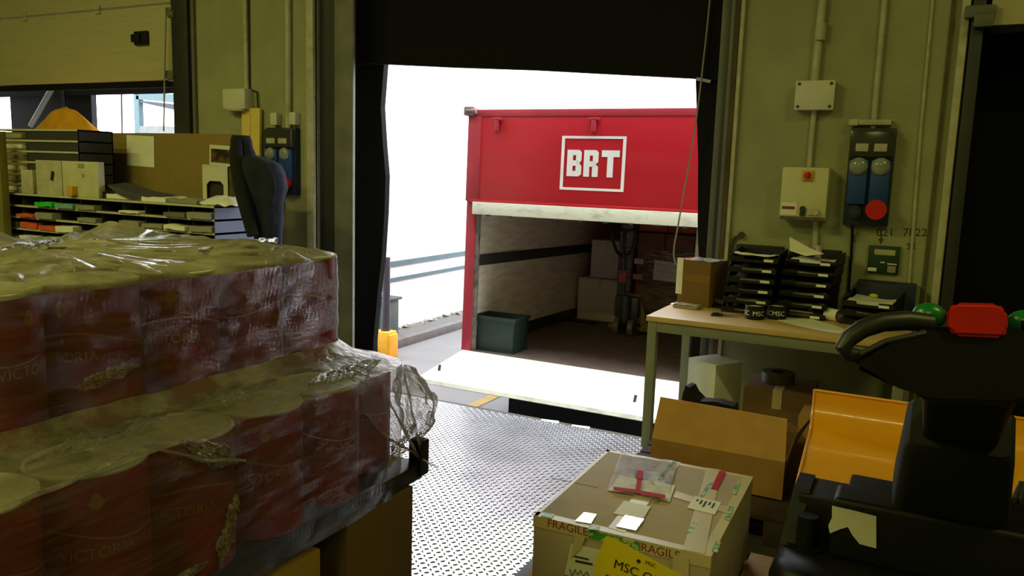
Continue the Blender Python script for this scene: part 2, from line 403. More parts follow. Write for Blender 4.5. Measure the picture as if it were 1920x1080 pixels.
# cream switch box
x0, x1, z0, z1 = wall_rect((1474, 313), (1552, 414))
t = thing('switch_box', 'cream isolator box with red and yellow rotary switch on the right wall', 'switch box', ((x0 + x1) / 2, WY, (z0 + z1) / 2))
w, h = x1 - x0, z1 - z0
M_sw = mat('cream_enclosure', (204, 200, 160), .5, var=.05)
MB().box((0, -.06, 0), (w, .12, h), None, .014).build('body', M_sw, t)
lid = MB().box((0, -.124, .0), (w - .004, .014, h - .004), None, .006).build('lid', M_sw, t)
s = MB().box((.015, -.138, .105), (.06, .016, .058), None, .005).build('switch_plate', M_amber, t)
b = MB(); b.cyl((.015, -.146, .105), (.015, -.155, .105), .02, 16); b.box((.015, -.162, .105), (.012, .018, .038), None, .003); b.build('switch_knob', M_red, s)
MB().box((-.075, -.132, -.088), (.085, .003, .07)).build('sticker', M_paper, t)
MB().box((-.078, -.1345, -.082), (.07, .003, .016)).build('sticker_stripe', M_redink, t)
b = MB(); b.cyl((.002, -.13, -.085), (.002, -.15, -.085), .016, 14); b.box((.002, -.135, -.11), (.03, .014, .03), None, .003); b.build('button', M_greend, t)
b = MB(); b.cyl((.075, -.13, -.1), (.075, -.165, -.1), .018, 14); b.box((.045, -.134, -.1), (.04, .012, .04), None, .004); b.build('cable_gland', M_grime, t)
MB().box((0, -.1, -h / 2 + .012), (w - .01, .07, .02), None, .003).build('bottom_strip', mat('grimy_brown', (110, 92, 58), .7, var=.3, scale=30), t)

def socket_panel(t, w, h, parts_rot=0):
    MB().box((0, -.03, 0), (w, .06, h), None, .01).build('back_plate', M_blued, t)
    cv = MB().box((0, -.065, h * .34), (w * .96, .08, h * .27), None, .012).build('breaker_cover', M_smoke, t)
    for sx in (-1, 1): MB().box((sx * w * .2, -.106, h * .3), (w * .28, .01, h * .08), None, .003).build('breaker', M_grime, cv)
    MB().box((0, -.07, h * .195), (w * .98, .03, .012), None, .003).build('hinge_bar', M_blued, t)
    for sx in (-1, 1):
        MB().box((sx * w * .24, -.07, -.05 * h), (w * .42, .06, h * .46), None, .012).build('socket_block', M_blue, t)
        c = MB().sph((sx * w * .24, -.1, h * .11), .05, (1, .55, 1), 18).build('inspection_dome', mat('clear_dome', (150, 156, 150), .12, var=.2, scale=20), t)
    b = MB(); b.cyl((w * .24, -.06, -h * .3), (w * .24, -.15, -h * .32), .048, 22); b.cyl((w * .24, -.15, -h * .32), (w * .24, -.165, -h * .322), .054, 22); b.build('red_socket', M_red, t)
    b = MB(); b.cyl((-w * .24, -.06, -h * .34), (-w * .24, -.13, -h * .35), .036, 20); b.cyl((-w * .24, -.13, -h * .35), (-w * .24, -.134, -h * .35), .022, 16); b.build('blue_socket', M_blued, t)
x0, x1, z0, z1 = wall_rect((1586, 241), (1676, 426))
t = thing('socket_panel', 'blue power socket panel with round red socket on the right wall', 'socket panel', ((x0 + x1) / 2, WY, (z0 + z1) / 2))
socket_panel(t, .235, z1 - z0)
x0, x1, z0, z1 = wall_rect((506, 240), (567, 366))
t = thing('socket_panel', 'blue power socket panel with red socket on the left wall behind the jacket', 'socket panel', ((x0 + x1) / 2 , WY, (z0 + z1) / 2))
socket_panel(t, .31, z1 - z0)
for (u, v), lb in (((522, 224), 'small white cable clip above the left blue socket panel, left one'), ((557, 223), 'small white cable clip above the left blue socket panel, beside the door post')):
    p = PY(u, v, WY); tag(MB().box((p.x, WY - .03, p.z), (.07, .06, .1), None, .012).build('cable_clip', M_white), lb, 'cable clip')
p, q = PY(1594, 230, WY - .03), PY(1672, 230, WY - .03)
b = MB(); b.box(((p.x + q.x) / 2 , WY - .03, (p.z + q.z) / 2), (q.x - p.x, .06, .03), None, .006); b.box((p.x + .02, WY - .035, p.z), (.05, .07, .036), None, .006)
tag(b.build('cable_duct', M_grime), 'short horizontal pale duct above the right blue socket panel', 'cable duct')
b = MB(); b.tube([PY(1598, 424, WY - .05), PY(1598, 440, WY - .02), PY(1596, 480, WY - .012), PY(1592, 530, WY - .012), PY(1590, 560, WY - .02)], .008, 8)
tag(b.build('cable', M_blackp), 'black cable hanging from the right blue socket panel behind the trays', 'cable')
# green plate
x0, x1, z0, z1 = wall_rect((1630, 459), (1684, 514))
t = thing('control_panel', 'small dark green control plate with pale display on the right wall', 'control panel', ((x0 + x1) / 2, WY, (z0 + z1) / 2))
w, h = x1 - x0, z1 - z0
MB().box((0, -.012, 0), (w, .024, h), None, .003).build('plate', M_greend, t)
MB().box((.003, -.026, h * .27), (w * .66, .004, h * .2), None, .001).build('display', M_grime, t)
MB().box((-w * .33, -.026, -h * .38), (w * .28, .004, h * .13), None, .001).build('sticker', M_paper, t)
MB().box((w * .28, -.026, -h * .33), (w * .26, .004, h * .24), None, .001).build('sticker', M_paperg, t)
b = MB(); b.box((w * .28, -.026, -h * .14), (w * .3, .004, h * .04)); b.box((-w * .02, -.026, -h * .1), (w * .14, .004, h * .04)); b.build('button_row', M_paper, t)
# handwriting on the wall
M_hw = mat('faded_pencil', (70, 64, 40), .9)
hw = thing('handwriting', 'faint handwritten numbers and arrow on the wall above the green plate', 'handwriting')
o = PY(1693, 437, WY)
MB().add_mesh(text_mesh('021', .062), frame_on((o.x - .09, WY - .002, o.z - .004), (1, 0, .06), (0.1, 0, 1))).build('written_number', M_hw, hw, smooth=False)
MB().add_mesh(text_mesh('7822', .062), frame_on((o.x + .06, WY - .002, o.z + .006), (1, 0, .06), (0.1, 0, 1))).build('written_number', M_hw, hw, smooth=False)
o = PY(1708, 462, WY); MB().add_mesh(text_mesh('32', .05), frame_on((o.x, WY - .002, o.z), (1, 0, .15), (0, 0, 1))).build('written_number', M_hw, hw, smooth=False)
p = PY(1652, 448, WY); b = MB()
b.poly([(p.x - .004, WY - .002, p.z + .03), (p.x + .004, WY - .002, p.z + .03), (p.x + .004, WY - .002, p.z), (p.x + .014, WY - .002, p.z), (p.x, WY - .002, p.z - .03), (p.x - .014, WY - .002, p.z), (p.x - .004, WY - .002, p.z)], (0, .001, 0))
b.build('arrow', M_hw, hw, smooth=False)
# knob on wall near trays
p = PY(1391, 440, WY); b = MB(); b.cyl((p.x, WY, p.z), (p.x, WY - .03, p.z), .018, 14); b.tube([(p.x, WY - .02, p.z), (p.x - .04, WY - .02, p.z - .02), (p.x - .06, WY - .02, p.z - .12)], .008, 8)
tag(b.build('wall_hook', mat('rust_brown', (80, 58, 36), .8)), 'small rusty hook on the wall behind the top left tray', 'hook')
# leaning yellow foam board
x0, x1, z0, z1 = wall_rect((461, 203), (496, 300))
b = MB(); b.box(((x0 + x1) / 2, WY - .06, z1 / 2), (x1 - x0, .03, z1 - .005), (-.03, 0, 0), .004); b.box(((x0 + x1) / 2 - .005, WY - .077, z1 / 2), (.012, .006, z1 * .95), (-.03, 0, 0))
tag(b.build('foam_board', M_paleyel), 'upright pale yellow board leaning on the left wall behind the jacket', 'board')

# ================================================================== DOCK LEVELLER
lv = thing('dock_leveller', 'steel checker plate dock leveller sloping toward the truck', 'dock leveller', (0, 0, 0))
sl_ = (lz1 - 0) / (ly1 - ly0)
def lz(y): return (y - ly0) * sl_
b = MB(); b.poly([(lx0, ly0, 0), (lx1, ly0, 0), (lx1, ly1, lz1), (lx0, ly1, lz1)], (0, 0, -.03))
b.build('plate', M_check, lv, smooth=False)
b = MB(); nx, ny = 90, 84
for i in range(nx):
    for j in range(ny):
        x = lx0 + .02 + i * (lx1 - lx0 - .04) / (nx - 1); y = ly0 + .02 + j * (ly1 - ly0 - .04) / (ny - 1)
        a = PI / 4 if (i + j) % 2 else -PI / 4
        ca, sa = math.cos(a), math.sin(a); z = lz(y) + .0003
        L_, W_, hh = .0125, .0052, .0036
        q = [(-L_, 0, 0), (0, -W_, 0), (L_, 0, 0), (0, W_, 0)]
        vs = [b.bm.verts.new((x + px * ca - py * sa, y + px * sa + py * ca, z)) for px, py, _ in q]
        t1 = b.bm.verts.new((x - .005 * ca, y - .005 * sa, z + hh)); t2 = b.bm.verts.new((x + .005 * ca, y + .005 * sa, z + hh))
        F_ = b.bm.faces.new; F_((vs[0], vs[1], t1)); F_((vs[1], t2, t1)); F_((vs[1], vs[2], t2)); F_((vs[2], vs[3], t2)); F_((vs[3], t1, t2)); F_((vs[3], vs[0], t1))
o = b.build('raised_tread', M_check, lv, smooth=False)
b = MB(); b.bb(lx0, lx1, ly1 - .02, ly1, lz1 - .3, lz1 - .02); b.build('hanging_lip', M_steeld, lv)
for u, v in ((1030, 790), (1088, 800)):
    q = PY(u, v, ly1 + .03); b = MB(); b.box((q.x, ly1 + .03, lz1 - .015), (.12, .06, .02), (0, 0, .2), .004); b.build('lip_stub', M_alu, lv)
b = MB(); b.bb(lx1 + .003, lx1 + .055, ly0, ly1 + .05, -.03, .004, .003); struct(b.build('trim_14', M_steeld))

# ================================================================== YARD OUTSIDE
GZ = -1.2
b = MB(); b.bb(-60, 40, 5.2, 90, GZ - .2, GZ); struct(b.build('ground', M_asph, smooth=False))
fw0, fw1 = PZ(733, 613, GZ + .1), PZ(863, 587, GZ + .1)
fx = (fw0.x + fw1.x) / 2
# pavement and kerb
k0 = PZ(800, 631, GZ)
b = MB(); b.bb(fx - 3, k0.x, 5.5, 60, GZ, GZ + .1); struct(b.build('pavement', M_kerb, smooth=False))
b = MB(); b.bb(k0.x, k0.x + .14, 5.5, 60, GZ, GZ + .13, .01); struct(b.build('kerb', mat('kerb_stone', (104, 103, 101), .8, var=.15, scale=10)))
# white building across the yard
bd = thing('building', 'white building with two teal bands across the yard, left of the truck', 'building', (0, 0, 0))
b = MB(); b.bb(fx - 4, fx, 10.0, 60, GZ + .1, 5.0); b.build('wall', M_render, bd, smooth=False)
for v0, v1 in ((490, 500), (521, 528)):
    pa, pb = PX(735, v0, fx), PX(735, v1, fx)
    b = MB(); b.bb(fx - .01, fx + .03, 10.0, 60, pb.z, pa.z); b.build('band', M_teal, bd)
# drain / chippings along wall foot
b = MB()
for k in range(70):
    yy = 10.2 + random.random() * 8; s = .02 + random.random() * .05
    b.box((fx + .05 + random.random() * .12, yy, GZ + .1 + s * .25), (s, s * 1.4, s * .5), (random.random(), random.random(), random.random() * 3))
tag(b.build('rubble', M_paperg), 'bits of rubble and weeds along the foot of the white building', 'rubble', kind='stuff')
# painted yellow line in the yard
p, q = PZ(872, 768, GZ), PZ(938, 738, GZ)
d_ = (q - p).normalized(); n_ = Vector((-d_.y, d_.x, 0)) * .07
b = MB(); pp = p - d_ * .6; b.poly([pp - n_ + Vector((0, 0, .004)), pp + n_ + Vector((0, 0, .004)), q + d_ * .5 + n_ + Vector((0, 0, .004)), q + d_ * .5 - n_ + Vector((0, 0, .004))], (0, 0, .002))
struct(b.build('painted_line', mat('road_yellow', (150, 124, 62), .8)))
# bollard with yellow base
p = PZ(722, 668, GZ)
t = thing('bollard', 'dark grey post in a yellow base beside the black dock curtain', 'bollard', (p.x, p.y, GZ))
hgt = PY(722, 482, p.y).z - GZ
b = MB(); b.tube([(0, 0, .22), (.01, 0, .8), (.01, 0, hgt)], .05, 14, [.075, .058, .055]); b.build('post', mat('post_grey', (62, 62, 74), .6), t)
b = MB(); b.box((.0, 0, .19), (.26, .22, .38), None, .02); b.box((.13, -.0, .17), (.05, .2, .34), None, .01); b.build('base', mat('base_yellow', (240, 176, 40), .6), t)
b = MB(); b.bb(-.13, -.05, -.02, .02, hgt - .62, hgt - .58); b.build('arm', M_steeld, t)
# green bin behind it
p = PX(711, 612, fx + .3)
t = thing('wheelie_bin', 'grey green wheelie bin behind the post by the white building', 'bin', (p.x, p.y, GZ + .1))
s_ = PY(712, 556, p.y).z - GZ - .1
b = MB(); b.poly([(-.19, -.2, .0), (.19, -.2, 0), (.19, .2, 0), (-.19, .2, 0)]); b.grid(lambda u, v: ((.19 + .05 * v) * (1 if .25 < u < .75 else -1) * 1, 0, 0), 2, 2) if False else None
for zz, e in (): pass
b.box((0, 0, s_ * .47), (.42, .44, s_ * .92), None, .03)
b.build('body', mat('bin_green', (62, 80, 72), .6), t)
b = MB(); b.box((.0, 0, s_ * .96), (.5, .5, s_ * .06), None, .015); b.build('lid', M_greend, t)
# structures seen through the left opening
YT = 16.0
t = thing('canopy', 'teal framed shed seen through the gap under the left door', 'shed', (0, 0, 0))
def yt(u, v): return PY(u, v, YT)
a, c = yt(250, 178), yt(262, 247)
b = MB(); b.bb(a.x, c.x, YT, YT + .15, GZ, yt(250, 172).z); b.build('post', M_teal, t)
b = MB(); pA = yt(255, 172); pB = yt(420, 182); b.poly([pA, pB, yt(420, 200), yt(255, 186)], (0, .3, 0)); b.build('beam', M_teal, t, smooth=False)
b = MB(); b.poly([yt(262, 188), yt(420, 206), yt(420, 226), yt(262, 192)], (0, .2, 0)); b.build('gutter', mat('slate_grey', (44, 50, 60), .7), t, smooth=False)
a, c = yt(326, 192), yt(420, 214); b = MB(); b.bb(a.x, c.x, YT + .4, YT + .9, GZ, a.z); b.build('brick_pier', M_brick, t, smooth=False)
b = MB(); b.poly([yt(262, 236), yt(420, 238), yt(420, 262), yt(262, 262)], (0, .3, 0)); b.build('roof_edge', mat('pale_slate', (104, 108, 108), .7), t, smooth=False)

# ================================================================== TRUCK TRAILER
TR = thing('truck_trailer', 'red box trailer with open rear and lowered tail lift, backed toward the dock', 'trailer', (-2.9, 7.03, -.35), (math.radians(-1.7), 0, 0))
TL, TW, TH = 6.2, 1.25, 2.45
b = MB(); b.bb(-TW, -TW + .04, .05, TL, -.12, TH); b.build('side_wall', M_truck, TR)
b = MB(); b.bb(TW - .04, TW, .05, TL, -.12, TH); b.build('side_wall', M_truck, TR)
b = MB(); b.bb(-TW, TW, TL, TL + .05, -.12, TH); b.build('front_wall', M_ply, TR)
b = MB(); b.bb(-TW, TW, .02, TL, TH - .04, TH); b.build('roof', M_truckd, TR)
b = MB(); b.bb(-TW + .02, TW - .02, .0, TL, -.14, 0); b.build('cargo_floor', M_tfloor, TR)
for sx in (-1, 1):
    b = MB(); b.bb(sx * (TW - .04), sx * (TW - .06), .06, TL, .0, TH - .05); ln = b.build('wall_lining', M_ply, TR)
    b = MB(); b.bb(sx * (TW - .058), sx * (TW - .075), .08, TL, .87, .985, .003)
    for k in range(100):
        yy = .12 + k * .06
        b.cyl((sx * (TW - .074), yy, .905), (sx * (TW - .078), yy, .905), .012, 6); b.cyl((sx * (TW - .074), yy, .95), (sx * (TW - .078), yy, .95), .012, 6)
    b.build('lashing_rail', mat('lashing_rail_steel', (58, 56, 54), .5, var=.2), ln)
    b = MB(); b.bb(sx * (TW - .058), sx * (TW - .085), .06, TL, .0, .13); b.build('kick_strip', M_steeld, ln)
    b = MB(); b.bb(sx * TW, sx * (TW - .105), -.01, .06, -.14, 1.6, .012); pl = b.build('corner_post', M_truckd, TR)
    b = MB(); b.bb(sx * (TW - .09), sx * (TW - .135), .01, .07, .0, 1.55, .006); b.build('door_seal_channel', mat('dirty_seal', (132, 122, 110), .7, var=.35, scale=14), pl)
flap = MB().bb(-TW, TW, -.03, .02, 1.535, TH, .012).build('rear_flap', M_truck, TR)
MB().bb(-TW + .005, TW - .005, -.036, -.028, TH - .07, TH - .004, .003).build('top_rail', M_truckd, flap)
MB().bb(-TW, -TW + .15, -.036, -.026, 1.54, TH - .05, .006).build('edge_strip', M_truckd, flap)
b = MB(); b.box((-TW + .02, -.02, TH - .02), (.12, .1, .09), None, .015); b.cyl((-TW - .01, -.05, TH - .02), (-TW + .1, -.05, TH - .02), .03, 12); b.build('corner_casting', mat('grimy_casting', (150, 120, 118), .6, var=.3), flap)
MB().bb(-TW + .09, TW - .09, -.05, .03, 1.41, 1.535, .008).build('aluminium_edge', M_alu, TR)
MB().bb(-TW + .05, TW - .05, -.045, .0, 1.53, 1.56, .006).build('rub_strip', M_truck, flap)
for u in (930, 1112):
    p = TR.matrix_basis.inverted() @ PY(u, 228, 7.03)
    b = MB(); b.box((p.x, -.05, TH - .1), (.1, .03, .025), None, .005); b.box((p.x, -.05, TH - .15), (.045, .03, .13), None, .008); b.build('latch', M_truckd, flap)
for k in range(9):
    b = MB(); b.bb(-1.0 + k * .25, -.96 + k * .25, -.052, -.03, 1.395, 1.412, .003); b.build('clip', M_steeld, flap)
# square frame and letters
TI = TR.matrix_basis.inverted()
def tp(u, v): q = TI @ PY(u, v, 7.02); return q
a, c = tp(1051, 254), tp(1167, 360)
yl_ = -.032
M_logo = mat('white_vinyl', (232, 228, 228), .5, var=.03)
lx_0, lx_1, lzz0, lzz1 = a.x, c.x, c.z, a.z
# follow the slight drop of the photo edge: keep rectangle
def L2(fx_, fz_): return (lx_0 + (lx_1 - lx_0) * fx_, yl_, lzz1 - (lzz1 - lzz0) * fz_)
b = MB(); tk = .047
def vr(b, f0, g0, f1, g1, dy=.003):
    p0, p1 = L2(f0, g0), L2(f1, g1)
    b.bb(p0[0], p1[0], yl_ - dy, yl_, p1[2], p0[2])
vr(b, 0, 0, 1, tk); vr(b, 0, 1 - tk, 1, 1); vr(b, 0, tk, tk, 1 - tk); vr(b, 1 - tk, tk, 1, 1 - tk)
b.build('square_frame_emblem', M_logo, flap, smooth=False)
def letter(polys):
    b = MB()
    for pl in polys: b.poly([L2(*q) for q in pl], (0, -.004, 0))
    return b
T_, B_ = .255, .745
def R4(x0, y0, x1, y1): return [(x0, y0), (x1, y0), (x1, y1), (x0, y1)]
letter([R4(.1, T_, .19, B_), R4(.19, T_, .285, T_ + .1), R4(.19, .45, .275, .55), R4(.19, B_ - .1, .285, B_),
        [(.285, T_), (.325, T_ + .04), (.325, .445), (.29, .5), (.275, .5), (.24, .45), (.24, T_ + .1), (.285, T_ + .1)],
        [(.275, .5), (.29, .5), (.33, .555), (.33, B_ - .04), (.285, B_), (.285, B_ - .1), (.24, B_ - .1), (.24, .55)]]).build('letter', M_logo, flap, smooth=False)
letter([R4(.365, T_, .455, B_), R4(.455, T_, .55, T_ + .1), R4(.455, .46, .545, .56),
        [(.55, T_), (.59, T_ + .04), (.59, .465), (.555, .51), (.545, .51), (.505, .46), (.505, T_ + .1), (.55, T_ + .1)],
        [(.545, .51), (.59, .56), (.59, B_), (.5, B_), (.5, .56)]]).build('letter', M_logo, flap, smooth=False)
letter([R4(.64, T_, .91, T_ + .12), R4(.73, T_ + .12, .82, B_)]).build('letter', M_logo, flap, smooth=False)
# tail lift platform
pA, pB = TI @ PZ(778, 714, -.41), TI @ PZ(1198, 783, -.41)
yn = (pA.y + pB.y) / 2
b = MB(); b.poly([(-TW + .02, -.01, .0), (TW - .02, -.01, .0), (TW - .05, yn, -.07), (pA.x, yn, -.07)], (0, 0, -.035))
tl = b.build('tail_lift_platform', M_plate, TR, smooth=False)
b = MB(); b.poly([(pA.x, yn, -.07), (TW - .05, yn, -.07), (TW - .05, yn - .02, -.1), (pA.x, yn - .02, -.1)], (0, .02, -.01)); b.build('platform_edge', M_alu, tl)
for u, v in ((822, 697), (1188, 756)):
    q = TI @ PZ(u, v, -.39); b = MB(); b.cyl((q.x, q.y, q.z - .03), (q.x + .015, q.y, q.z + .07), .014, 10); b.cyl((q.x, q.y, q.z + .0), (q.x - .08, q.y, q.z + .0), .01, 8); b.build('safety_pin', M_steeld, tl)
b = MB(); b.bb(-.52, TW - .05, -.3, .5, -.85, -.2); b.build('dark_box', M_dark, TR)  # near-black box below the trailer's rear edge
b = MB(); b.bb(-.9, .9, .6, TL, -.35, -.14); b.build('chassis', M_dark, TR)
for sx in (-1, 1):
    for yy in (2.6, 3.9):
        b = MB(); b.cyl((sx * .75, yy, -.42), (sx * 1.2, yy, -.42), .43, 28); b.build('wheel', M_black, TR)
# ---------------- load inside the trailer
TM = TR.matrix_basis.copy(); TRX = TR.rotation_euler.x
def tload(name, label, cat, loc, rz=0, group=None):
    o = thing(name, label, cat, TM @ Vector(loc), (TRX, 0, rz), group); return o
# dark green crate
t = tload('plastic_crate', 'dark green plastic crate at the left edge of the truck bed', 'crate', (-.94, .27, 0), .05)
cw, cdp, ch = .48, .36, .36
b = MB(); b.bb(-cw / 2, cw / 2, -cdp / 2, cdp / 2, .0, .015); 
for sx in (-1, 1): b.poly([(sx * (cw / 2 - .015), -cdp / 2 + .015, 0), (sx * (cw / 2 - .015), cdp / 2 - .015, 0), (sx * cw / 2, cdp / 2, ch), (sx * cw / 2, -cdp / 2, ch)], (-sx * .012, 0, 0))
for sy in (-1, 1): b.poly([(-cw / 2 + .015, sy * (cdp / 2 - .015), 0), (cw / 2 - .015, sy * (cdp / 2 - .015), 0), (cw / 2, sy * cdp / 2, ch), (-cw / 2, sy * cdp / 2, ch)], (0, -sy * .012, 0))
b.build('body', M_binG, t)
b = MB()
for a0 in ((-cw / 2 - .012, cw / 2 + .012, -cdp / 2 - .012, -cdp / 2 + .01), (-cw / 2 - .012, cw / 2 + .012, cdp / 2 - .01, cdp / 2 + .012), (-cw / 2 - .012, -cw / 2 + .01, -cdp / 2, cdp / 2), (cw / 2 - .01, cw / 2 + .012, -cdp / 2, cdp / 2)): b.bb(*a0, ch - .03, ch + .005, .004)
b.build('rim', M_binG, t)
# cartons at left inside trailer
def carton_simple(name, label, M, size, mt, cat='carton', tape=True, group=None):
    t = thing(name, label, cat, M.to_translation(), M.to_euler(), group)
    w, d, h = size
    MB().box((0, 0, h / 2), (w, d, h), None, .006).build('body', mt, t)
    if tape:
        b = MB(); b.bb(-.025, .025, -d / 2 - .002, d / 2 + .002, h - .001, h + .002); b.bb(-.025, .025, -d / 2 - .003, -d / 2, h * .72, h); b.build('tape', M_tape, t)
    return t
def tm(loc, rz=0): return TM @ Matrix.Translation(Vector(loc)) @ Matrix.Rotation(rz, 4, 'Z')
M_tc = mat('grey_white_carton', (206, 194, 184), .8, var=.06)
carton_simple('carton', 'large pale carton on the trailer floor under another carton, at the far left', tm((-.84, 3.1, .0), .0), (.6, .5, .56), M_tc)
carton_simple('carton', 'pale carton stacked on top of another at the far left of the trailer', tm((-.78, 3.15, .566), .0), (.46, .45, .5), M_tc)
b = MB(); b.bb(-.42, .42, -.35, .35, 0, .06)
# wrapped pallet with documents
t = tload('wrapped_pallet', 'pallet load in clear stretch wrap with a white sheet taped on, inside the trailer', 'pallet load', (.20, 3.25, 0))
b = MB(); b.box((0, 0, .12), (1.16, .9, .02));
for xx in (-.5, 0, .5): b.box((xx, 0, .055), (.1, .9, .11))
b.build('pallet', M_card3, t)
b = MB(); rnd = random.Random(3)
for i in range(3):
    for k in range(4): b.box((-.37 + i * .37, 0, .13 + .135 + k * .27), (.36, .8, .262), None, .006)
b.build('stacked_boxes', mat('dark_reddish_boxes', (138, 88, 72), .75, var=.25, scale=4), t)
def wrapf(u, v):
    a = 2 * PI * u; cx, cy = math.cos(a), math.sin(a); n = 5
    r = (abs(cx) ** n + abs(cy) ** n) ** (-1 / n)
    x, y = .585 * r * cx, .44 * r * cy; z = .05 + v * .95
    d = .012 * noise.noise(Vector((x * 5, y * 5, z * 22)))
    return (x * (1 + d), y * (1 + d), z)
MB().grid(wrapf, 80, 40, True).build('stretch_wrap', film_mat('trailer_wrap', .28, .3, 5, (1, 1, 9)), t)
p = TI @ PY(1242, 488, 9.82); 
MB().box((-.13, -.462, .74), (.33, .004, .25), (0, .05, 0)).build('taped_sheet', M_paper, t)
b = MB()
for k in range(6): b.box((-.13, -.4645, .82 - k * .03), (.26 - .05 * (k % 3), .002, .006), (0, .05, 0))
b.build('printed_lines', M_paperg, t)
M_pk = mat('pink_tag', (220, 170, 176), .7)
MB().box((-.5, -.462, .84), (.12, .004, .07)).build('pink_tag', M_pk, t); MB().box((-.5, -.462, .64), (.13, .004, .07)).build('pink_tag', M_pk, t)
# tall narrow wrapped column
t = tload('wrapped_column', 'tall narrow bundle in clear film beside the pallet truck inside the trailer', 'bundle', (-.47, 2.9, 0))
b = MB(); b.box((0, 0, .65), (.16, .3, 1.3), None, .02); b.build('bundle', mat('grey_bundle', (130, 116, 112), .6, var=.2, scale=6), t)
b = MB(); b.box((0, 0, .66), (.19, .33, 1.32), None, .03); b.build('film', film_mat('bundle_film', .2, .25, 9, (1, 1, 5)), t)
# brown boxes on the pallet load
for k in range(3):
    carton_simple('carton', ['left', 'middle', 'right'][k] + ' one of three reddish cartons on top of the wrapped pallet in the trailer', tm((-.19 + k * .39, 3.3, 1.22)), (.37, .7, .2 + .02 * (k % 2)), mat('reddish_carton', (176, 96, 62), .8, var=.15), tape=False)
# hand pallet truck
t = tload('pallet_truck', 'hand pallet truck with black loop handle standing in the trailer', 'pallet truck', (-.17, 2.0, 0), .0)
b = MB(); b.tube([(0, 0, .3), (-.02, -.1, .65), (-.02, -.13, .98)], .028, 10); b.build('tiller', M_steeld, t)
hd = MB(); ring = [(-.02 + .11 * math.cos(a), -.14, 1.14 + .15 * math.sin(a)) for a in [PI * 2 * k / 20 for k in range(21)]]
hd.tube([(-.1, -.14, 1.0), (-.16, -.14, 1.12), (-.17, -.14, 1.24), (-.12, -.14, 1.27), (-.02, -.14, 1.26), (.08, -.14, 1.27), (.13, -.14, 1.24), (.12, -.14, 1.12), (.06, -.14, 1.0), (-.02, -.14, .95), (-.1, -.14, 1.0)], .02, 8); hd.tube([(-.02, -.14, .95), (-.02, -.15, 1.26)], .022, 8)
hd.build('loop_handle', M_blackp, t)
b = MB(); b.cyl((0, -.02, .2), (0, -.02, .48), .065, 18); b.box((0, .06, .34), (.3, .12, .26), None, .03); b.build('pump_housing', M_steeld, t)
b = MB(); b.poly([(-.03, .1, .5), (.13, .1, .5), (.26, .1, .1), (.18, .1, .1)], (0, .03, 0)); b.build('brace_or_slit', mat('worn_yellow', (120, 96, 26), .6), t)
for sx in (-1, 1):
    b = MB(); b.cyl((sx * .06, 0, .1), (sx * .12, 0, .1), .1, 22); w_ = b.build('steering_wheel', mat('grey_wheel', (96, 92, 88), .5), t)
    b = MB(); b.cyl((sx * .055, 0, .1), (sx * .125, 0, .1), .045, 16); b.build('hub', M_steeld, w_)
    b = MB(); b.bb(sx * .11, sx * .26, .12, .72, .05, .1, .01); b.build('fork', MATS['worn_yellow'], t)
b = MB(); b.box((-.02, -.12, .72), (.09, .03, .14), None, .008); b.build('red_tag', mat('dull_red', (150, 36, 44), .6), t)

# ================================================================== DESK AND WHAT IS ON IT
DX0, DX1, DY0, DY1, DZ = -1.285, .0, 4.13, 4.93, .75
dk = thing('desk', 'light wood desk with grey green steel frame against the right wall', 'desk', (0, 0, 0))
b = MB(); b.bb(DX0, DX1, DY0, DY1, DZ - .028, DZ, .003); b.build('desktop', M_wood, dk)
M_dl = mat('grey_green_frame', (126, 128, 112), .45, var=.06)
b = MB(); b.bb(DX0 + .05, DX1 - .05, DY0 + .012, DY0 + .04, DZ - .085, DZ - .03, .003); b.bb(DX0 + .05, DX1 - .05, DY1 - .04, DY1 - .012, DZ - .085, DZ - .03, .003)
b.bb(DX0 + .01, DX0 + .04, DY0 + .03, DY1 - .03, DZ - .085, DZ - .03, .003); b.bb(DX1 - .04, DX1 - .01, DY0 + .03, DY1 - .03, DZ - .085, DZ - .03, .003); b.build('apron', M_dl, dk)
for x in (DX0 + .008, DX1 - .058):
    for y in (DY0 + .008, DY1 - .058):
        b = MB(); b.bb(x, x + .05, y, y + .05, .012, DZ - .029, .004); lg = b.build('leg', M_dl, dk)
        b = MB(); b.cyl((x + .025, y + .025, 0), (x + .025, y + .025, .014), .022, 14); b.build('foot', M_blackp, lg)
# carton on desk
t = thing('carton', 'small brown carton standing on the left end of the desk', 'carton', (-1.135, 4.72, DZ), (0, 0, -.28))
w, d, h = .21, .2, .265
MB().box((0, 0, h / 2), (w, d, h), None, .003).build('body', mat('olive_brown_card', (122, 90, 34), .8, var=.1), t)
b = MB(); b.bb(-w / 2 - .012, -w / 2 + .03, -d / 2 - .004, -d / 2, .06, h + .01, .001); b.build('paper_strip', M_paper, t)
b = MB(); b.grid(lambda u, v: (-w / 2 + u * w, -d / 2 + v * d, h + .003 + .004 * noise.noise(Vector((u * 7, v * 7, 1)))), 16, 16); b.build('film_tape', M_gloss, t)
b = MB(); b.box((0, -d / 2 - .001, h * .62), (w, .002, .05)); b.build('tape', mat('brown_tape', (140, 104, 44), .3), t)
# plastic pouch
p = PZ(1288, 577, DZ)
t = thing('plastic_pouch', 'flat shiny plastic packet lying at the left front of the desk', 'packet', (p.x, p.y, DZ), (0, 0, -.12))
b = MB(); b.box((0, 0, .009), (.15, .075, .018), None, .006); b.build('cardboard_insert', M_card2, t)
b = MB(); b.grid(lambda u, v: (-.085 + u * .15, -.045 + v * .085, .0205 + .004 * noise.noise(Vector((u * 6, v * 6, 4)))), 20, 14); b.build('plastic_cover', M_gloss, t)
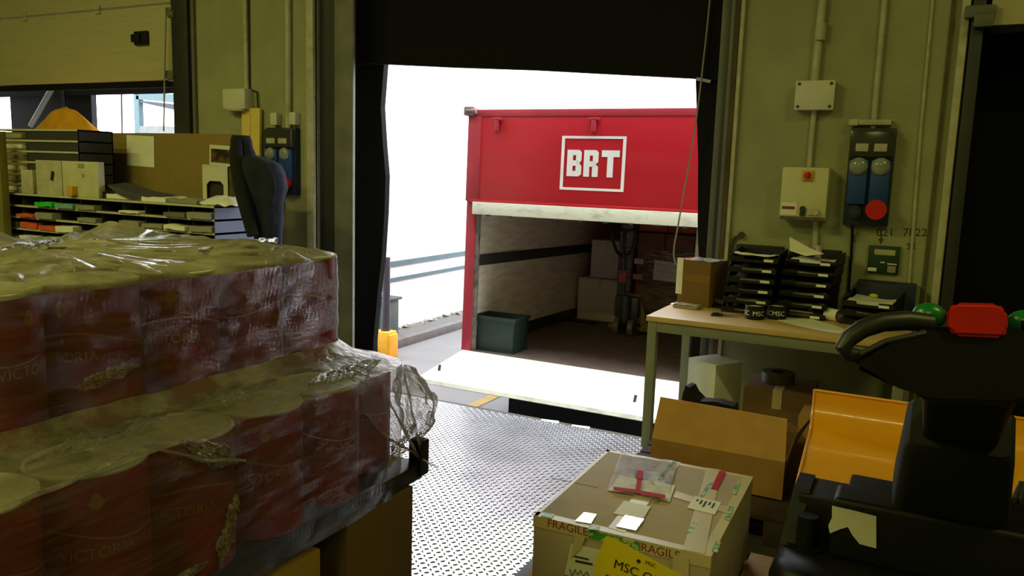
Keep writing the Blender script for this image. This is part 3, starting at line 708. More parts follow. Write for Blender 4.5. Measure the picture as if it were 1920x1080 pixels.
# stapler, scissors
p = PZ(1350, 578, DZ)
t = thing('stapler', 'dark stapler lying on the desk beside the small carton', 'stapler', (p.x, p.y, DZ), (0, 0, -.5))
MB().box((0, 0, .008), (.15, .035, .016), None, .005).build('base', M_blackp, t)
b = MB(); b.box((.0, 0, .04), (.14, .032, .022), (0, .14, 0), .008); b.cyl((.06, -.018, .025), (.06, .018, .025), .018, 12); b.build('arm', mat('dark_grey_plastic', (54, 58, 62), .4), t)
p = PZ(1335, 567, DZ)
b = MB(); b.lathe([(0, 0), (.02, 0), (.045, .02), (.04, .055), (.02, .075), (0, .075)], 20); b.box((.03, 0, .07), (.05, .02, .02), None, .006)
o = b.build('tape_dispenser', M_blackp, None, (p.x + .05, p.y + .1, DZ)); tag(o, 'black tape dispenser behind the stapler on the desk', 'tape dispenser')
p = PZ(1354, 593, DZ)
t = thing('scissors', 'black handled scissors lying open on the desk near its front edge', 'scissors', (p.x, p.y, DZ), (0, 0, .1))
for sx in (-1, 1):
    b = MB(); b.tube([(-.03 + .028 * math.cos(a) - .0, sx * .022 + .016 * math.sin(a), .008) for a in [2 * PI * k / 16 for k in range(17)]], .005, 6); b.build('finger_loop', M_blackp, t)
    b = MB(); b.poly([(0, -.005, .006 + sx * .002), (.085, sx * .014 - .002, .006 + sx * .002), (.085, sx * .014 + .002, .006 + sx * .002), (0, .006, .006 + sx * .002)], (0, 0, .002)); b.build('blade', M_steeld, t)
# mugs / tape rolls with MSC
def wrap_text(b, txt, size, r, zc, a0, off=0):
    me = text_mesh(txt, size, off)
    t = bmesh.new(); t.from_mesh(me)
    for v in t.verts:
        a = a0 + v.co.x / r; v.co = Vector((r * math.cos(a), r * math.sin(a), zc + v.co.y))
    tmp = bpy.data.meshes.new('tmp'); t.to_mesh(tmp); t.free(); b.bm.from_mesh(tmp); bpy.data.meshes.remove(tmp)
for (u, v), tx, lb in (((1411, 600), 'MSC MSC', 'left one of two black cups with white lettering on the desk'), ((1453, 600), 'MSC MSC', 'right one of two black cups with white lettering on the desk')):
    p = PZ(u, v, DZ)
    t = thing('cup', lb, 'cup', (p.x, p.y + .05, DZ), (0, 0, 0), 'black cups on the desk')
    R_ = .052; b = MB(); b.lathe([(0, 0), (R_ - .004, 0), (R_, .004), (R_, .072), (R_ - .003, .075), (R_ - .006, .072), (R_ - .006, .01), (0, .01)], 36); b.build('body', M_blackp, t)
    b = MB(); b.lathe([(0, .066), (R_ - .007, .066)], 36); b.build('white_filling', M_paper, t)
    b = MB(); wrap_text(b, 'MSC', .036, R_ + .0006, .034, math.radians(-72 if u > 1430 else -55)); b.build('lettering', M_paper, t); b = MB(); wrap_text(b, 'MSC', .036, R_ + .0006, .034, math.radians(-150)); b.build('lettering', M_paper, t)
# sheet on front of the desk
q = [PZ(1456, 602, DZ), PZ(1470, 597, DZ), PZ(1520, 599, DZ), PZ(1572, 614, DZ), PZ(1590, 622, DZ), PZ(1574, 627, DZ), PZ(1540, 622, DZ), PZ(1495, 612, DZ)]
b = MB(); b.poly([(p.x, p.y + .01, DZ + .002) for p in q], (0, 0, .0015)); tag(b.build('paper_sheet', M_paper, smooth=False), 'white paper sheet lying along the front edge of the desk', 'paper')
# bottle
p = PZ(1566, 603, DZ)
t = thing('plastic_bottle', 'clear plastic bottle with white label lying on the desk', 'bottle', (p.x - .03, p.y + .02, DZ + .034), (0, math.radians(90), math.radians(150)))
b = MB(); b.lathe([(0, -.1), (.028, -.1), (.033, -.09), (.031, -.06), (.033, -.03), (.033, .05), (.026, .075), (.013, .095), (.013, .11), (0, .11)], 24); b.build('body', M_clear, t)
b = MB(); b.lathe([(.0335, -.055), (.0338, -.02), (.0338, .02)], 24); b.build('label_wrap', M_paper, t)
b = MB(); b.lathe([(0, .128), (.016, .128), (.017, .108), (.0, .108)], 18); b.build('cap', M_amber, t)
# brown label block
p = PZ(1505, 596, DZ)
t = thing('eraser_block', 'brown wooden block with a white top lying between the cups and the bottle', 'block', (p.x, p.y + .05, DZ), (0, 0, -.2))
MB().box((0, 0, .014), (.16, .05, .028), None, .004).build('body', mat('brown_block', (120, 74, 44), .6), t)
MB().box((-.01, -.004, .03), (.13, .045, .006), None, .002).build('white_strip', M_paper, t)

# --- letter trays
def tray_proto(w=.26, d=.33, h=.05):
    t = thing('letter_tray', 'x', 'letter tray')
    b = MB(); b.bb(-w / 2, w / 2, -d / 2, d / 2, 0, .004)
    for sx in (-1, 1): b.poly([(sx * w / 2, -d / 2, 0), (sx * w / 2, d / 2, 0), (sx * w / 2, d / 2, h + .012), (sx * w / 2, -d / 2 + .06, h), (sx * w / 2, -d / 2, .016)], (-sx * .004, 0, 0))
    b.bb(-w / 2, w / 2, d / 2 - .004, d / 2, 0, h)
    for sx in (-1, 1): b.bb(sx * w / 2, sx * (w / 2 - .075), -d / 2 - .003, -d / 2 + .002, 0, .03)
    b.bb(-w / 2, w / 2, -d / 2 - .003, -d / 2 + .002, 0, .015)
    b.build('tray_body', M_blackp, t, smooth=False)
    b = MB(); b.box((w / 2 - .05, -d / 2 - .005, .014), (.05, .003, .014)); b.build('label_tag', M_paper, t)
    return t
tray0 = tray_proto()
ORD = ['topmost', 'second from the top', 'third from the top', 'fourth from the top', 'fifth from the top', 'sixth from the top', 'lowest']
first = True
def paper_in(M, mt, label, seed, w=.22, d=.29, hgt=.014, lift=.0):
    r = random.Random(seed)
    def f(u, v):
        x, y = (u - .5) * w, (v - .5) * d
        z = hgt + .012 * noise.noise(Vector((x * 7 + seed, y * 7, seed))) + .02 * max(0, abs(u - .5) * 2 - .6)
        return (x, y, z + lift * (1 - v))
    b = MB(); b.grid(f, 14, 14)
    ret = bmesh.ops.extrude_face_region(b.bm, geom=b.bm.faces[:]); bmesh.ops.translate(b.bm, verts=[g for g in ret['geom'] if isinstance(g, bmesh.types.BMVert)], vec=(0, 0, -.008))
    o = b.build('paper_stack', mt); o.matrix_world = M
    return tag(o, label, 'paper')
sp = .0585
stacks = [('left', 6, -.845, 4.70, .0, M_blackp, M_paper), ('middle', 6, -.545, 4.745, -.07, None, M_paper), ('right', 3, -.2, 4.70, -.12, None, M_paper)]
SPS = {'left': .0585, 'middle': .0585, 'right': .05}
for nm, n, x, y, rz, _, _ in stacks:
    for k in range(n):
        z = DZ + k * SPS[nm]; xo = x + (.006 * k if nm != 'right' else .0)
        lab = 'black letter tray, %s in the %s tray stack on the desk' % (('topmost' if k == n - 1 else ('lowest' if k == 0 else ORD[n - 1 - k])), nm)
        if first: t = tray0; first = False; t.location = (xo, y, z); t.rotation_euler = (0, 0, rz); t['label'] = lab
        else: t = dup(tray0, (xo, y, z), (0, 0, rz), lab)
        t['group'] = 'letter trays on the desk'
        if nm != 'left' or k == 0: t.children[1].location.x = 0
        M = Matrix.Translation((xo, y, z)) @ Matrix.Rotation(rz, 4, 'Z')
        top = k == n - 1
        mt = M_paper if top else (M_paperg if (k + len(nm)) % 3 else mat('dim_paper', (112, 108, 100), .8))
        po = paper_in(M @ Matrix.Translation((0, -.012, .002)), mt, ('crumpled white papers in the topmost tray of the %s tray stack' % nm) if top else ('papers in the letter tray %s of the %s tray stack' % ('at the bottom' if k == 0 else ORD[n - 1 - k], nm)), k + len(nm) * 5, lift=.03 if top and nm == 'left' else .0)
        po['group'] = 'papers in the letter trays'
# back risers of tray stacks (tray backs seen above)
for u0, v0, lab in ((1480, 446, 'white sheet sticking up from the topmost tray of the middle stack'),):
    q = [PY(1480, 444, 4.72), PY(1520, 466, 4.70), PY(1545, 476, 4.68), PY(1510, 480, 4.66), PY(1481, 470, 4.66)]
    b = MB(); b.poly([p for p in q], (0, .002, .001)); tag(b.build('paper_sheet', M_paper, smooth=False), lab, 'paper')
x_ = -.585; z_ = DZ + 6 * .0585
b = MB(); b.cyl((-.51, 4.78, z_ - .035), (-.51, 4.80, z_ + .035), .018, 12); tag(b.build('roll', M_card2), 'small cardboard roll standing in the topmost tray of the middle stack', 'roll')
# blue box behind the right tray stack
b = MB(); b.bb(-.3, .0, 4.84, 4.985, DZ, DZ + .2, .004); tag(b.build('file_box', M_blued), 'dark blue box behind the right tray stack on the desk', 'file box')
for (x0_, x1_, lab) in ((-.99, -.72, 'black file holder behind the left tray stack'), (-.68, -.4, 'black file holder behind the middle tray stack')):
    b = MB(); b.bb(x0_, x1_, 4.9, 4.985, DZ, DZ + .355, .006); tag(b.build('file_holder', M_blackp), lab, 'file holder')
p = PZ(1640, 545, DZ + .12); b = MB(); b.sph((-.2, 4.66, DZ + .15), .018, (1.3, 1, .7), 10); tag(b.build('marker_cap', mat('lime', (206, 210, 60), .5)), 'small lime coloured cap on the papers of the right tray stack', 'cap')

# ================================================================== UNDER THE DESK
p = PZ(1280, 760, .12)
t = thing('white_carton', 'white carton standing open under the left end of the desk', 'carton', (-.965, 4.44, 0), (0, 0, -.54))
M_wc = mat('white_carton_board', (214, 214, 204), .6, var=.05, scale=4)
w, d, h = .21, .21, .49
MB().box((0, 0, h / 2), (w, d, h), None, .004).build('body', M_wc, t)
MB().box((-w / 2 - .002, .0, h / 2), (.003, d - .02, h - .02)).build('side_label', M_paper, t)
t = carton_simple('carton', 'brown carton under the desk right of the white carton', Matrix.Translation((-.625, 4.62, 0)) @ Matrix.Rotation(.03, 4, 'Z'), (.36, .36, .36), M_card3)
b = MB(); b.lathe([(0, 0), (.09, 0), (.09, .06), (.04, .06), (.04, .02), (0, .02)], 24); tag(b.build('tape_roll', mat('dull_roll', (70, 56, 48), .5), None, (-.65, 4.64, .362)), 'dark tape roll lying on the brown carton under the desk', 'tape roll')
# carton on the floor behind open box (right)
hz = PY(1500, 772, 3.95).z
t = carton_simple('carton', 'brown carton between the open flap carton and the yellow truck cover', Matrix.Translation((-.27, 4.0, 0)), (.34, .2, hz), M_card)

# --- open carton with raised flap, on a dark pallet
PB = .13
t = thing('pallet', 'dark wooden pallet under the open carton', 'pallet', (-.76, 3.62, 0))
M_dw = mat('dark_pallet_wood', (70, 52, 38), .85, var=.25, scale=5)
for k in range(6): MB().box((0, -.3 + k * .12, PB - .011), (.8, .1, .022), None, .003).build('deck_board', M_dw, t)
for k in (-1, 0, 1): MB().box((k * .34, 0, .054), (.1, .7, .108), None, .004).build('bearer', M_dw, t)
yo = 3.46
a, c = PY(1222, 822, yo), PY(1472, 866, yo)
ow0, ow1, oz = a.x, c.x, (a.z + c.z) / 2
od = .36
t = thing('open_carton', 'open brown carton with its front flap raised, in front of the desk', 'carton', ((ow0 + ow1) / 2, yo, PB))
w = ow1 - ow0; h = oz - PB
b = MB(); b.bb(-w / 2, w / 2, 0, .006, 0, h); b.bb(-w / 2, w / 2, od - .006, od, 0, h); b.bb(-w / 2, -w / 2 + .006, .006, od - .006, 0, h); b.bb(w / 2 - .006, w / 2, .006, od - .006, 0, h); b.bb(-w / 2, w / 2, 0, od, 0, .006)
b.build('body', M_card, t, smooth=False)
pa, pb = PY(1238, 745, yo + .08), PY(1476, 787, yo + .08)
b = MB(); lo = Vector(((ow0 + ow1) / 2, yo, PB))
b.poly([(-w / 2, .001, h), (w / 2, .001, h), pb - lo, pa - lo], (0, .006, .002)); b.build('front_flap', mat('lit_cardboard', (178, 132, 70), .8, var=.08, scale=12), t, smooth=False)  # lighter copy of the carton's board: light on the flap put into its colour
pc, pd = PY(1500, 752, yo + .34), PY(1480, 800, yo)
b = MB(); b.poly([(w / 2, .01, h), (w / 2, od - .02, h), (w / 2 + .07, od - .04, h + .15), (w / 2 + .03, .02, h + .13)], (.006, 0, 0)); b.build('side_flap', M_card3, t, smooth=False)
b = MB(); b.poly([(-w / 2, od - .002, h), (w / 2, od - .002, h), (w / 2 - .01, od + .12, h + .03), (-w / 2 + .01, od + .12, h + .03)], (0, .004, .006)); b.build('back_flap', M_card3, t, smooth=False)
# black bag in it
b = MB()
pk = PY(1282, 724, yo + .12)
prof = [(1276, 790), (1279, 738), (1284, 724), (1292, 727), (1300, 742), (1312, 752), (1345, 755), (1375, 764), (1380, 800)]
pr = [PY(u, v, yo + .14) for u, v in prof]
b.poly([p for p in pr], (0, .12, -.01))
bmesh.ops.subdivide_edges(b.bm, edges=b.bm.edges[:], cuts=2)
for v in b.bm.verts: v.co += Vector((noise.noise(v.co * 20), noise.noise(v.co * 21), noise.noise(v.co * 19))) * .008
tag(b.build('plastic_bag', M_blackp), 'black plastic bag sticking up out of the open carton', 'bag')

# ================================================================== FOREGROUND CARTON
t = thing('pallet', 'yellow pine pallet under the taped carton in the foreground', 'pallet', (-.68, 2.42, 0))
for k in range(6): MB().box((-.36 + k * .128, 0.02, .129), (.1, .9, .022), None, .003).build('deck_board', M_pine, t)
for yy in (-.38, .02, .42): MB().box((-.04, yy, .095), (.74, .1, .022), None, .003).build('stringer_board', M_pine, t)
for sx in (-.36, -.04, .28):
    for yy in (-.38, .02, .42): MB().box((sx, yy, .042), (.1, .1, .084), None, .004).build('block', M_pine, t)
CZ0, CZ = .14, .45
fc = thing('taped_carton', 'large brown carton with green tape, labels and clear pouch in the foreground', 'carton', (-.72, 2.48, CZ0), (0, 0, math.radians(1.2)))
w, d, h = .545, .685, CZ - CZ0
MB().box((0, 0, h / 2), (w, d, h), None, .004).build('body', M_card2, fc)
FI = (Matrix.Translation(fc.location) @ Euler(fc.rotation_euler).to_matrix().to_4x4()).inverted()
def ft(u, v): return FI @ PZ(u, v, CZ)
def top_patch(pts, dz, th=.001):
    b = MB(); b.poly([(p.x, p.y, h + dz) for p in (ft(*q) for q in pts)], (0, 0, th)); return b
# edge tapes
b = MB(); b.bb(-w / 2 - .001, w / 2 + .001, -d / 2, -d / 2 + .03, h, h + .001); b.bb(-w / 2 - .001, w / 2 + .001, -d / 2 - .0015, -d / 2, h - .035, h + .001)
b.bb(w / 2 - .03, w / 2, -d / 2, d / 2, h, h + .0011); b.bb(w / 2, w / 2 + .0015, -d / 2, d / 2, h - .05, h + .001)
b.bb(-w / 2, w / 2, d / 2 - .025, d / 2, h, h + .001); b.bb(-w / 2, -w / 2 + .012, -d / 2, d / 2, h, h + .001)
b.build('edge_tape', M_tape, fc)
M_tp = mat('printed_tape', (190, 172, 134), .35, var=.06)
top_patch([(1245, 862), (1277, 868), (1172, 1000), (1140, 990)], .0012).build('tape_strip', M_tp, fc, smooth=False)
top_patch([(1325, 878), (1352, 882), (1322, 1040), (1280, 1032)], .0014).build('tape_strip', M_tp, fc, smooth=False)
top_patch([(1268, 922), (1374, 955), (1370, 966), (1262, 933)], .0016).build('tape_strip', M_tp, fc, smooth=False)
# green printed bits
for q in ([(1260, 866), (1266, 867), (1240, 902), (1233, 900)], [(1330, 905), (1337, 907), (1318, 935), (1310, 933)], [(1302, 978), (1310, 980), (1295, 1002), (1287, 1000)], [(1382, 903), (1389, 905), (1380, 930), (1372, 927)], [(1367, 950), (1375, 952), (1368, 978), (1358, 975)], [(1342, 1016), (1352, 1018), (1345, 1038), (1334, 1035)], [(1020, 962), (1040, 966), (1034, 973), (1014, 969)], [(1105, 986), (1125, 988), (1122, 996), (1102, 994)], [(1240, 922), (1246, 924), (1232, 945), (1226, 943)]):
    top_patch(q, .002).build('green_print', M_tapeg, fc, smooth=False)
b = MB(); q = FI @ PZ(1150, 995, CZ)
b.bb(q.x - .07, q.x + .09, -d / 2 - .003, -d / 2 - .001, h - .03, h - .004); b.build('green_tape_front', M_tapeg, fc)
# seam between flaps
q0, q1 = ft(1015, 968), None
b = MB(); sx = ft(1140, 921).x; b.bb(ft(1085, 905).x - .1, ft(1125, 910).x, ft(1075, 905).y - .002, ft(1075, 905).y + .002, h, h + .0006); b.build('flap_seam', M_card3, fc)
# document pouch
b = MB()
pq = [ft(1165, 850), ft(1270, 868), ft(1252, 945), ft(1138, 922)]
def pf(u, v):
    a = pq[3].lerp(pq[2], u); c = pq[0].lerp(pq[1], u); p = a.lerp(c, v)
    return (p.x, p.y, h + .006 + .003 * noise.noise(Vector((u * 6, v * 8, 2))))
b.grid(pf, 30, 30); pouch = b.build('document_pouch', M_clear, fc)
top_patch([(1160, 893), (1266, 912), (1255, 943), (1141, 921)], .0028).build('enclosed_sheet', M_paper, pouch, smooth=False)
b = top_patch([(1195, 888), (1206, 890), (1203, 905), (1192, 903)], .013, .001); b.poly([(p.x, p.y, h + .013) for p in (ft(*q) for q in ((1195, 906), (1203, 907), (1199, 930), (1190, 928)))], (0, 0, .001)); b.poly([(p.x, p.y, h + .0133) for p in (ft(*q) for q in ((1150, 920), (1190, 925), (1248, 936), (1246, 942), (1190, 931), (1150, 926)))], (0, 0, .001))
b.build('red_tape', M_redtape, fc, smooth=False)
top_patch([(1349, 884), (1361, 887), (1344, 921), (1333, 918)], .003).build('red_sticker', M_redtape, fc, smooth=False)
lb = top_patch([(1303, 932), (1352, 944), (1340, 967), (1288, 954)], .003).build('shipping_label', M_label, fc, smooth=False)
b = MB()
for k in range(5):
    f = .16 + .16 * k; A = Vector((1303 + 48 * f, 934 + 11 * f, 0)); B_2 = Vector((1290 + 50 * f, 953 + 12 * f, 0))
    s0, s1 = A.lerp(B_2, .15), A.lerp(B_2, .15 + .55 * ((k * 7) % 5 + 2) / 6)
    p0, p1 = ft(s0.x, s0.y), ft(s1.x, s1.y); dd = (p1 - p0).normalized(); nn = Vector((-dd.y, dd.x, 0)) * .003
    b.poly([(x.x, x.y, h + .0045) for x in (p0 + nn, p1 + nn, p1 - nn, p0 - nn)], (0, 0, .0005))
b.build('printed_lines', M_ink, lb, smooth=False)
top_patch([(1170, 941), (1220, 952), (1206, 975), (1150, 965)], .003).build('shipping_label', M_label, fc, smooth=False)
top_patch([(1172, 968), (1208, 976), (1192, 998), (1155, 990)], .0045).build('clear_tape', M_gloss, fc, smooth=False)
top_patch([(1095, 962), (1119, 966), (1108, 984), (1078, 979)], .003).build('clear_tape', M_gloss, fc, smooth=False)
# printed words on the front
b = MB(); MF = lambda x, z: frame_on((x, -d / 2 - .002, z), (1, 0, 0), (0, 0, 1))
b.add_mesh(text_mesh('FRAGILE', .036), MF(.12, h - .02)); b.build('red_lettering', M_redink, fc, smooth=False)
b = MB(); b.add_mesh(text_mesh('FRAGILE', .036), MF(-.16, h - .014)); b.build('red_lettering', M_redink, fc, smooth=False)
fy = fc.location.y - d / 2
def fp(u, v): return FI @ PY(u, v, fy)
def front_patch(pts, dy, th=.001):
    b = MB(); b.poly([(p.x, -d / 2 - dy, p.z) for p in (fp(*q) for q in pts)], (0, -th, 0)); return b
fl = front_patch([(1072, 1018), (1135, 1032), (1135, 1100), (1060, 1075)], .002).build('front_label', M_label, fc, smooth=False)
b = MB()
for q in ([(1080, 1048), (1112, 1055), (1112, 1059), (1080, 1052)], [(1078, 1040), (1105, 1046), (1105, 1049), (1078, 1043)]): b.poly([(p.x, -d / 2 - .0035, p.z) for p in (fp(*z) for z in q)], (0, -.0005, 0))
zz = [(1070, 1066), (1074, 1078), (1080, 1066), (1084, 1076), (1090, 1068), (1095, 1078), (1102, 1070), (1106, 1080)]
b.tube([Vector((p.x, -d / 2 - .004, p.z)) for p in (fp(*z) for z in zz)], .0016, 5)
b.build('printed_lines', M_ink, fl, smooth=False)
b = front_patch([(1080, 1000), (1100, 1004), (1090, 1028), (1072, 1045), (1076, 1022)], .004); b.build('peeling_tape', M_tape, fc, smooth=False)
front_patch([(1262, 1040), (1292, 1046), (1290, 1110), (1258, 1105)], .002).build('peeling_tape', M_tape, fc, smooth=False)
# yellow notice with words
NQ = [(1138, 1003), (1150, 1006), (1180, 1022), (1290, 1084), (1270, 1150), (1105, 1120), (1122, 1040)]
b = MB(); b.poly([(p.x, -d / 2 - .008, p.z) for p in (fp(*q) for q in NQ)], (0, -.001, 0)); nt = b.build('notice_sheet', M_yelpaper, fc, smooth=False); nt['label'] = 'yellow notice with black words'
b = MB()
def nframe(u, v, ang=-.2):
    p = fp(u, v); return frame_on((p.x, -d / 2 - .0105, p.z), (math.cos(ang), 0, math.sin(ang)), (-math.sin(ang), 0, math.cos(ang)))
b.add_mesh(text_mesh('MSC OR', .04), nframe(1196, 1072, -.16)); b.add_mesh(text_mesh('MSC', .017), nframe(1221, 1056, -.16)); b.add_mesh(text_mesh('Per', .03), nframe(1148, 1085, -.2))
p = fp(1199, 1050); b.cyl((p.x, -d / 2 - .0098, p.z), (p.x, -d / 2 - .0106, p.z), .006, 16)
b.build('lettering', M_ink, nt, smooth=False)

# ================================================================== ELECTRIC PALLET TRUCK (right foreground)
TKX = .06
et = thing('electric_pallet_truck', 'black and yellow electric pallet truck with red and green buttons on its tiller', 'pallet truck', (TKX, 2.75, 0))
W2 = .385
# lower bumper body with rounded corners
def rr(xh, y0, y1, r, n=6):
    pts = []
    for cx, cy, a0 in ((xh - r, y0 + r, -PI / 2), (xh - r, y1 - r, 0), (-xh + r, y1 - r, PI / 2), (-xh + r, y0 + r, PI)):
        for k in range(n + 1):
            a = a0 + PI / 2 * k / n; pts.append((cx + r * math.cos(a), cy + r * math.sin(a)))
    return pts
def loft(b, secs):
    rings = [[b.bm.verts.new((x, y, z)) for x, y in pts] for pts, z in secs]
    n = len(rings[0])
    for A, B in zip(rings, rings[1:]):
        for k in range(n): b.bm.faces.new((A[k], A[(k + 1) % n], B[(k + 1) % n], B[k]))
    b.bm.faces.new(list(reversed(rings[0]))); b.bm.faces.new(rings[-1]); return b
b = MB(); loft(b, [(rr(W2 - .03, -.4, .05, .1), .06), (rr(W2, -.42, .05, .12), .12), (rr(W2, -.42, .05, .12), .3), (rr(W2 - .015, -.40, .05, .11), .345), (rr(W2 - .03, -.38, .04, .1), .36)]); b.build('chassis', M_blackp, et)
b = MB(); b.bb(-W2 + .05, W2 - .05, -.13, .06, .355, .5, .01); b.build('rear_panel', M_blackp, et)
b = MB(); b.bb(-W2 + .16, W2 - .0, -.24, -.1, .362, .553, .018, 3); b.build('front_panel', M_blackp, et)
b = MB(); b.bb(-W2 + .19, W2 - .05, -.1, .04, .49, .545, .014); b.build('top_rail', M_blackp, et)
for sx in (-1, 1):
    b = MB(); b.cyl((sx * (W2 - .09), -.2, .355), (sx * (W2 - .09), -.2, .465), .032, 18); b.cyl((sx * (W2 - .09), -.2, .355), (sx * (W2 - .09), -.2, .368), .055, 20); b.build('corner_post', M_blackp, et)
    b = MB(); b.poly([(sx * (W2 - .015), -.22, .36), (sx * (W2 - .015), .05, .36), (sx * (W2 - .03), .05, .51), (sx * (W2 - .03), -.1, .51)], (-sx * .05, 0, 0)); b.build('side_cheek', M_blackp, et, smooth=False)
EI = Matrix.Translation(et.location).inverted()
# torn sticker
sy = 2.75 - .241
pts = [(1560, 948), (1600, 957), (1643, 968), (1643, 1028), (1612, 1020), (1598, 1003), (1590, 988), (1575, 992), (1556, 1000), (1553, 985), (1560, 970)]
b = MB(); b.poly([EI @ PY(u, v, sy - .002) for u, v in pts], (0, -.001, 0)); b.build('torn_sticker', M_label, et, smooth=False)
# yellow covers
def cover(u0, u1, yb, name):
    zc = .42
    xa = (EI @ PZ(u0, 800 + (u0 - 1520) * .17, zc)).x; xb = (EI @ PZ(u1, 800 + (u1 - 1520) * .17, zc)).x
    y0 = .06; y1 = yb - 2.75
    prof = [(y0, zc), (y0 + .3, zc), (y1 - .12, zc), (y1 - .085, zc + .004), (y1 - .05, zc + .018), (y1 - .025, zc + .04), (y1 - .008, zc + .07), (y1, zc + .105), (y1, zc + .16)]
    n_ = len(prof)
    b = MB()
    def cf(u, v):
        q = prof[min(int(round(v * (n_ - 1))), n_ - 1)]
        x = xa + (xb - xa) * u
        return (x + (.05 if u < .5 and u0 < 1600 else 0) * (1 - (q[0] - y0) / (y1 - y0)), q[0], q[1])
    b.grid(cf, 2, n_)
    ret = bmesh.ops.extrude_face_region(b.bm, geom=b.bm.faces[:]); bmesh.ops.translate(b.bm, verts=[g for g in ret['geom'] if isinstance(g, bmesh.types.BMVert)], vec=(0, .008, -.01))
    c = b.build(name, M_yellow, et)
    b = MB(); b.tube([Vector(cf(0, k / (n_ - 1))) + Vector((0, 0, .003)) for k in range(n_)], .006, 8); b.build('edge_bead', M_yellow, c)
    b = MB(); b.tube([Vector(cf(0, 1)), Vector(cf(1, 1))], .006, 8); b.build('top_bead', M_yellow, c)
    return c
cover(1520, 1722, 3.70, 'yellow_cover'); cover(1727, 1990, 3.72, 'yellow_cover')
b = MB(); b.bb(-.27, .36, .06, .9, .06, .405); b.build('motor_block', M_blackp, et)
# tiller
def cpx(u, v, dep):  # point at a depth along the view axis
    d_ = RM @ Vector(((u - 960) / F, -(v - 540) / F, -1)); return CP + d_ * dep
hb = EI @ cpx(1780, 930, 2.42)
base_top = EI @ cpx(1800, 800, 2.1)
b = MB(); loft_pts = []
ax = (base_top - hb).normalized(); sidev = Vector((1, 0, 0)); nv = ax.cross(sidev).normalized()
def ring_at(p, wx, wy, r=.25, n=5):
    out = []
    for cx, cy, a0 in ((1, -1, -PI / 2), (1, 1, 0), (-1, 1, PI / 2), (-1, -1, PI)):
        for k in range(n + 1):
            a = a0 + PI / 2 * k / n
            out.append(p + sidev * (cx * (1 - r) + r * math.cos(a)) * wx + nv * (cy * (1 - r) + r * math.sin(a)) * wy)
    return out
def loft3(b, rings):
    R_ = [[b.bm.verts.new(p) for p in r] for r in rings]; n = len(R_[0])
    for A, B in zip(R_, R_[1:]):
        for k in range(n): b.bm.faces.new((A[k], A[(k + 1) % n], B[(k + 1) % n], B[k]))
    b.bm.faces.new(list(reversed(R_[0]))); b.bm.faces.new(R_[-1]); return b
loft3(b, [ring_at(hb - ax * .1, .16, .12), ring_at(hb, .155, .12), ring_at(hb.lerp(base_top, .5), .14, .1), ring_at(hb.lerp(base_top, .92), .128, .085), ring_at(base_top, .115, .07)])
b.build('tiller_boot', mat('dull_black_rubber', (22, 22, 24), .8, var=.15), et)
hdp = EI @ cpx(1832, 640, 1.42)
b = MB(); loft3(b, [ring_at(base_top - ax * .05, .085, .05), ring_at(base_top, .085, .05), ring_at(base_top.lerp(hdp, .5), .085, .045), ring_at(hdp, .095, .05)]); arm = b.build('tiller_arm', M_blackp, et)
for u, v in ((1771, 767), (1823, 774)):
    p = EI @ cpx(u, v, 1.95); b = MB(); b.sph(p, .008, (1, 1, 1), 8); b.build('bolt', M_steelg, arm)
# head: camera-facing lump with two handle loops
hx = Vector((1, 0, 0)); hdirs = RM @ Vector((0, 1, 0)); fwd = (RM @ Vector((0, 0, 1)))
dep = 1.36
def hp(u, v, dd=0): return EI @ cpx(u, v, dep + dd)
b = MB()
outl = [(1700, 630), (1740, 612), (1920, 615), (1975, 640), (1985, 700), (1960, 740), (1900, 760), (1740, 755), (1690, 720), (1600, 690), (1605, 672), (1640, 650)]
b.poly([hp(u, v, -.02) for u, v in outl], (hp(1800, 700, .08) - hp(1800, 700, -.02))); bmesh.ops.bevel(b.bm, geom=b.bm.edges[:], offset=.008, segments=2, affect='EDGES')
head = b.build('tiller_head', M_blackp, et)
for side in (0, 1):
    def mir(u): return u if side == 0 else 2 * 1832 - u
    pts = [(1745, 606), (1700, 601), (1655, 604), (1618, 616), (1592, 634), (1580, 652), (1590, 664), (1612, 668)]
    b = MB(); b.tube([hp(mir(u), v + (12 if side else 0), 0) for u, v in pts], .015, 12, [.016, .017, .0165, .016, .015, .014, .013, .012]); b.build('handle_loop', mat('worn_black_grip', (34, 33, 32), .45, var=.2), head)
    b = MB(); c = hp(1742 if side == 0 else 1921, 592 if side == 0 else 606, .02); b.sph(c, .024, (1.15, .9, .95), 20); b.cyl(c, c - Vector((0, 0, .03)), .02, 18); b.build('green_button', M_green, head)
    b = MB(); b.tube([hp(mir(1612), 664, -.018), hp(mir(1660), 640, -.018), hp(mir(1735), 624, -.018)], .005, 8); b.build('trigger', M_steeld, head)
c0 = hp(1832, 601, .0)
b = MB(); q = [(1775, 580), (1792, 567), (1870, 569), (1888, 582), (1891, 618), (1880, 634), (1790, 630), (1775, 616)]
b.poly([hp(u, v, -.03) for u, v in q], (hp(1832, 600, .04) - hp(1832, 600, -.03))); bmesh.ops.bevel(b.bm, geom=b.bm.edges[:], offset=.006, segments=3, affect='EDGES')
b.build('red_button', M_red, head)
# hoses at right
b = MB()
for u0, u1 in ((1918, 1880), (1922, 1905)): b.tube([EI @ PY(u0, 905, 2.9), EI @ PY((u0 + u1) / 2, 945, 2.86), EI @ PY(u1, 985, 2.84), EI @ PY(u1 - 20, 1010, 2.84)], .012, 10)
b.build('hose', M_blackp, et)

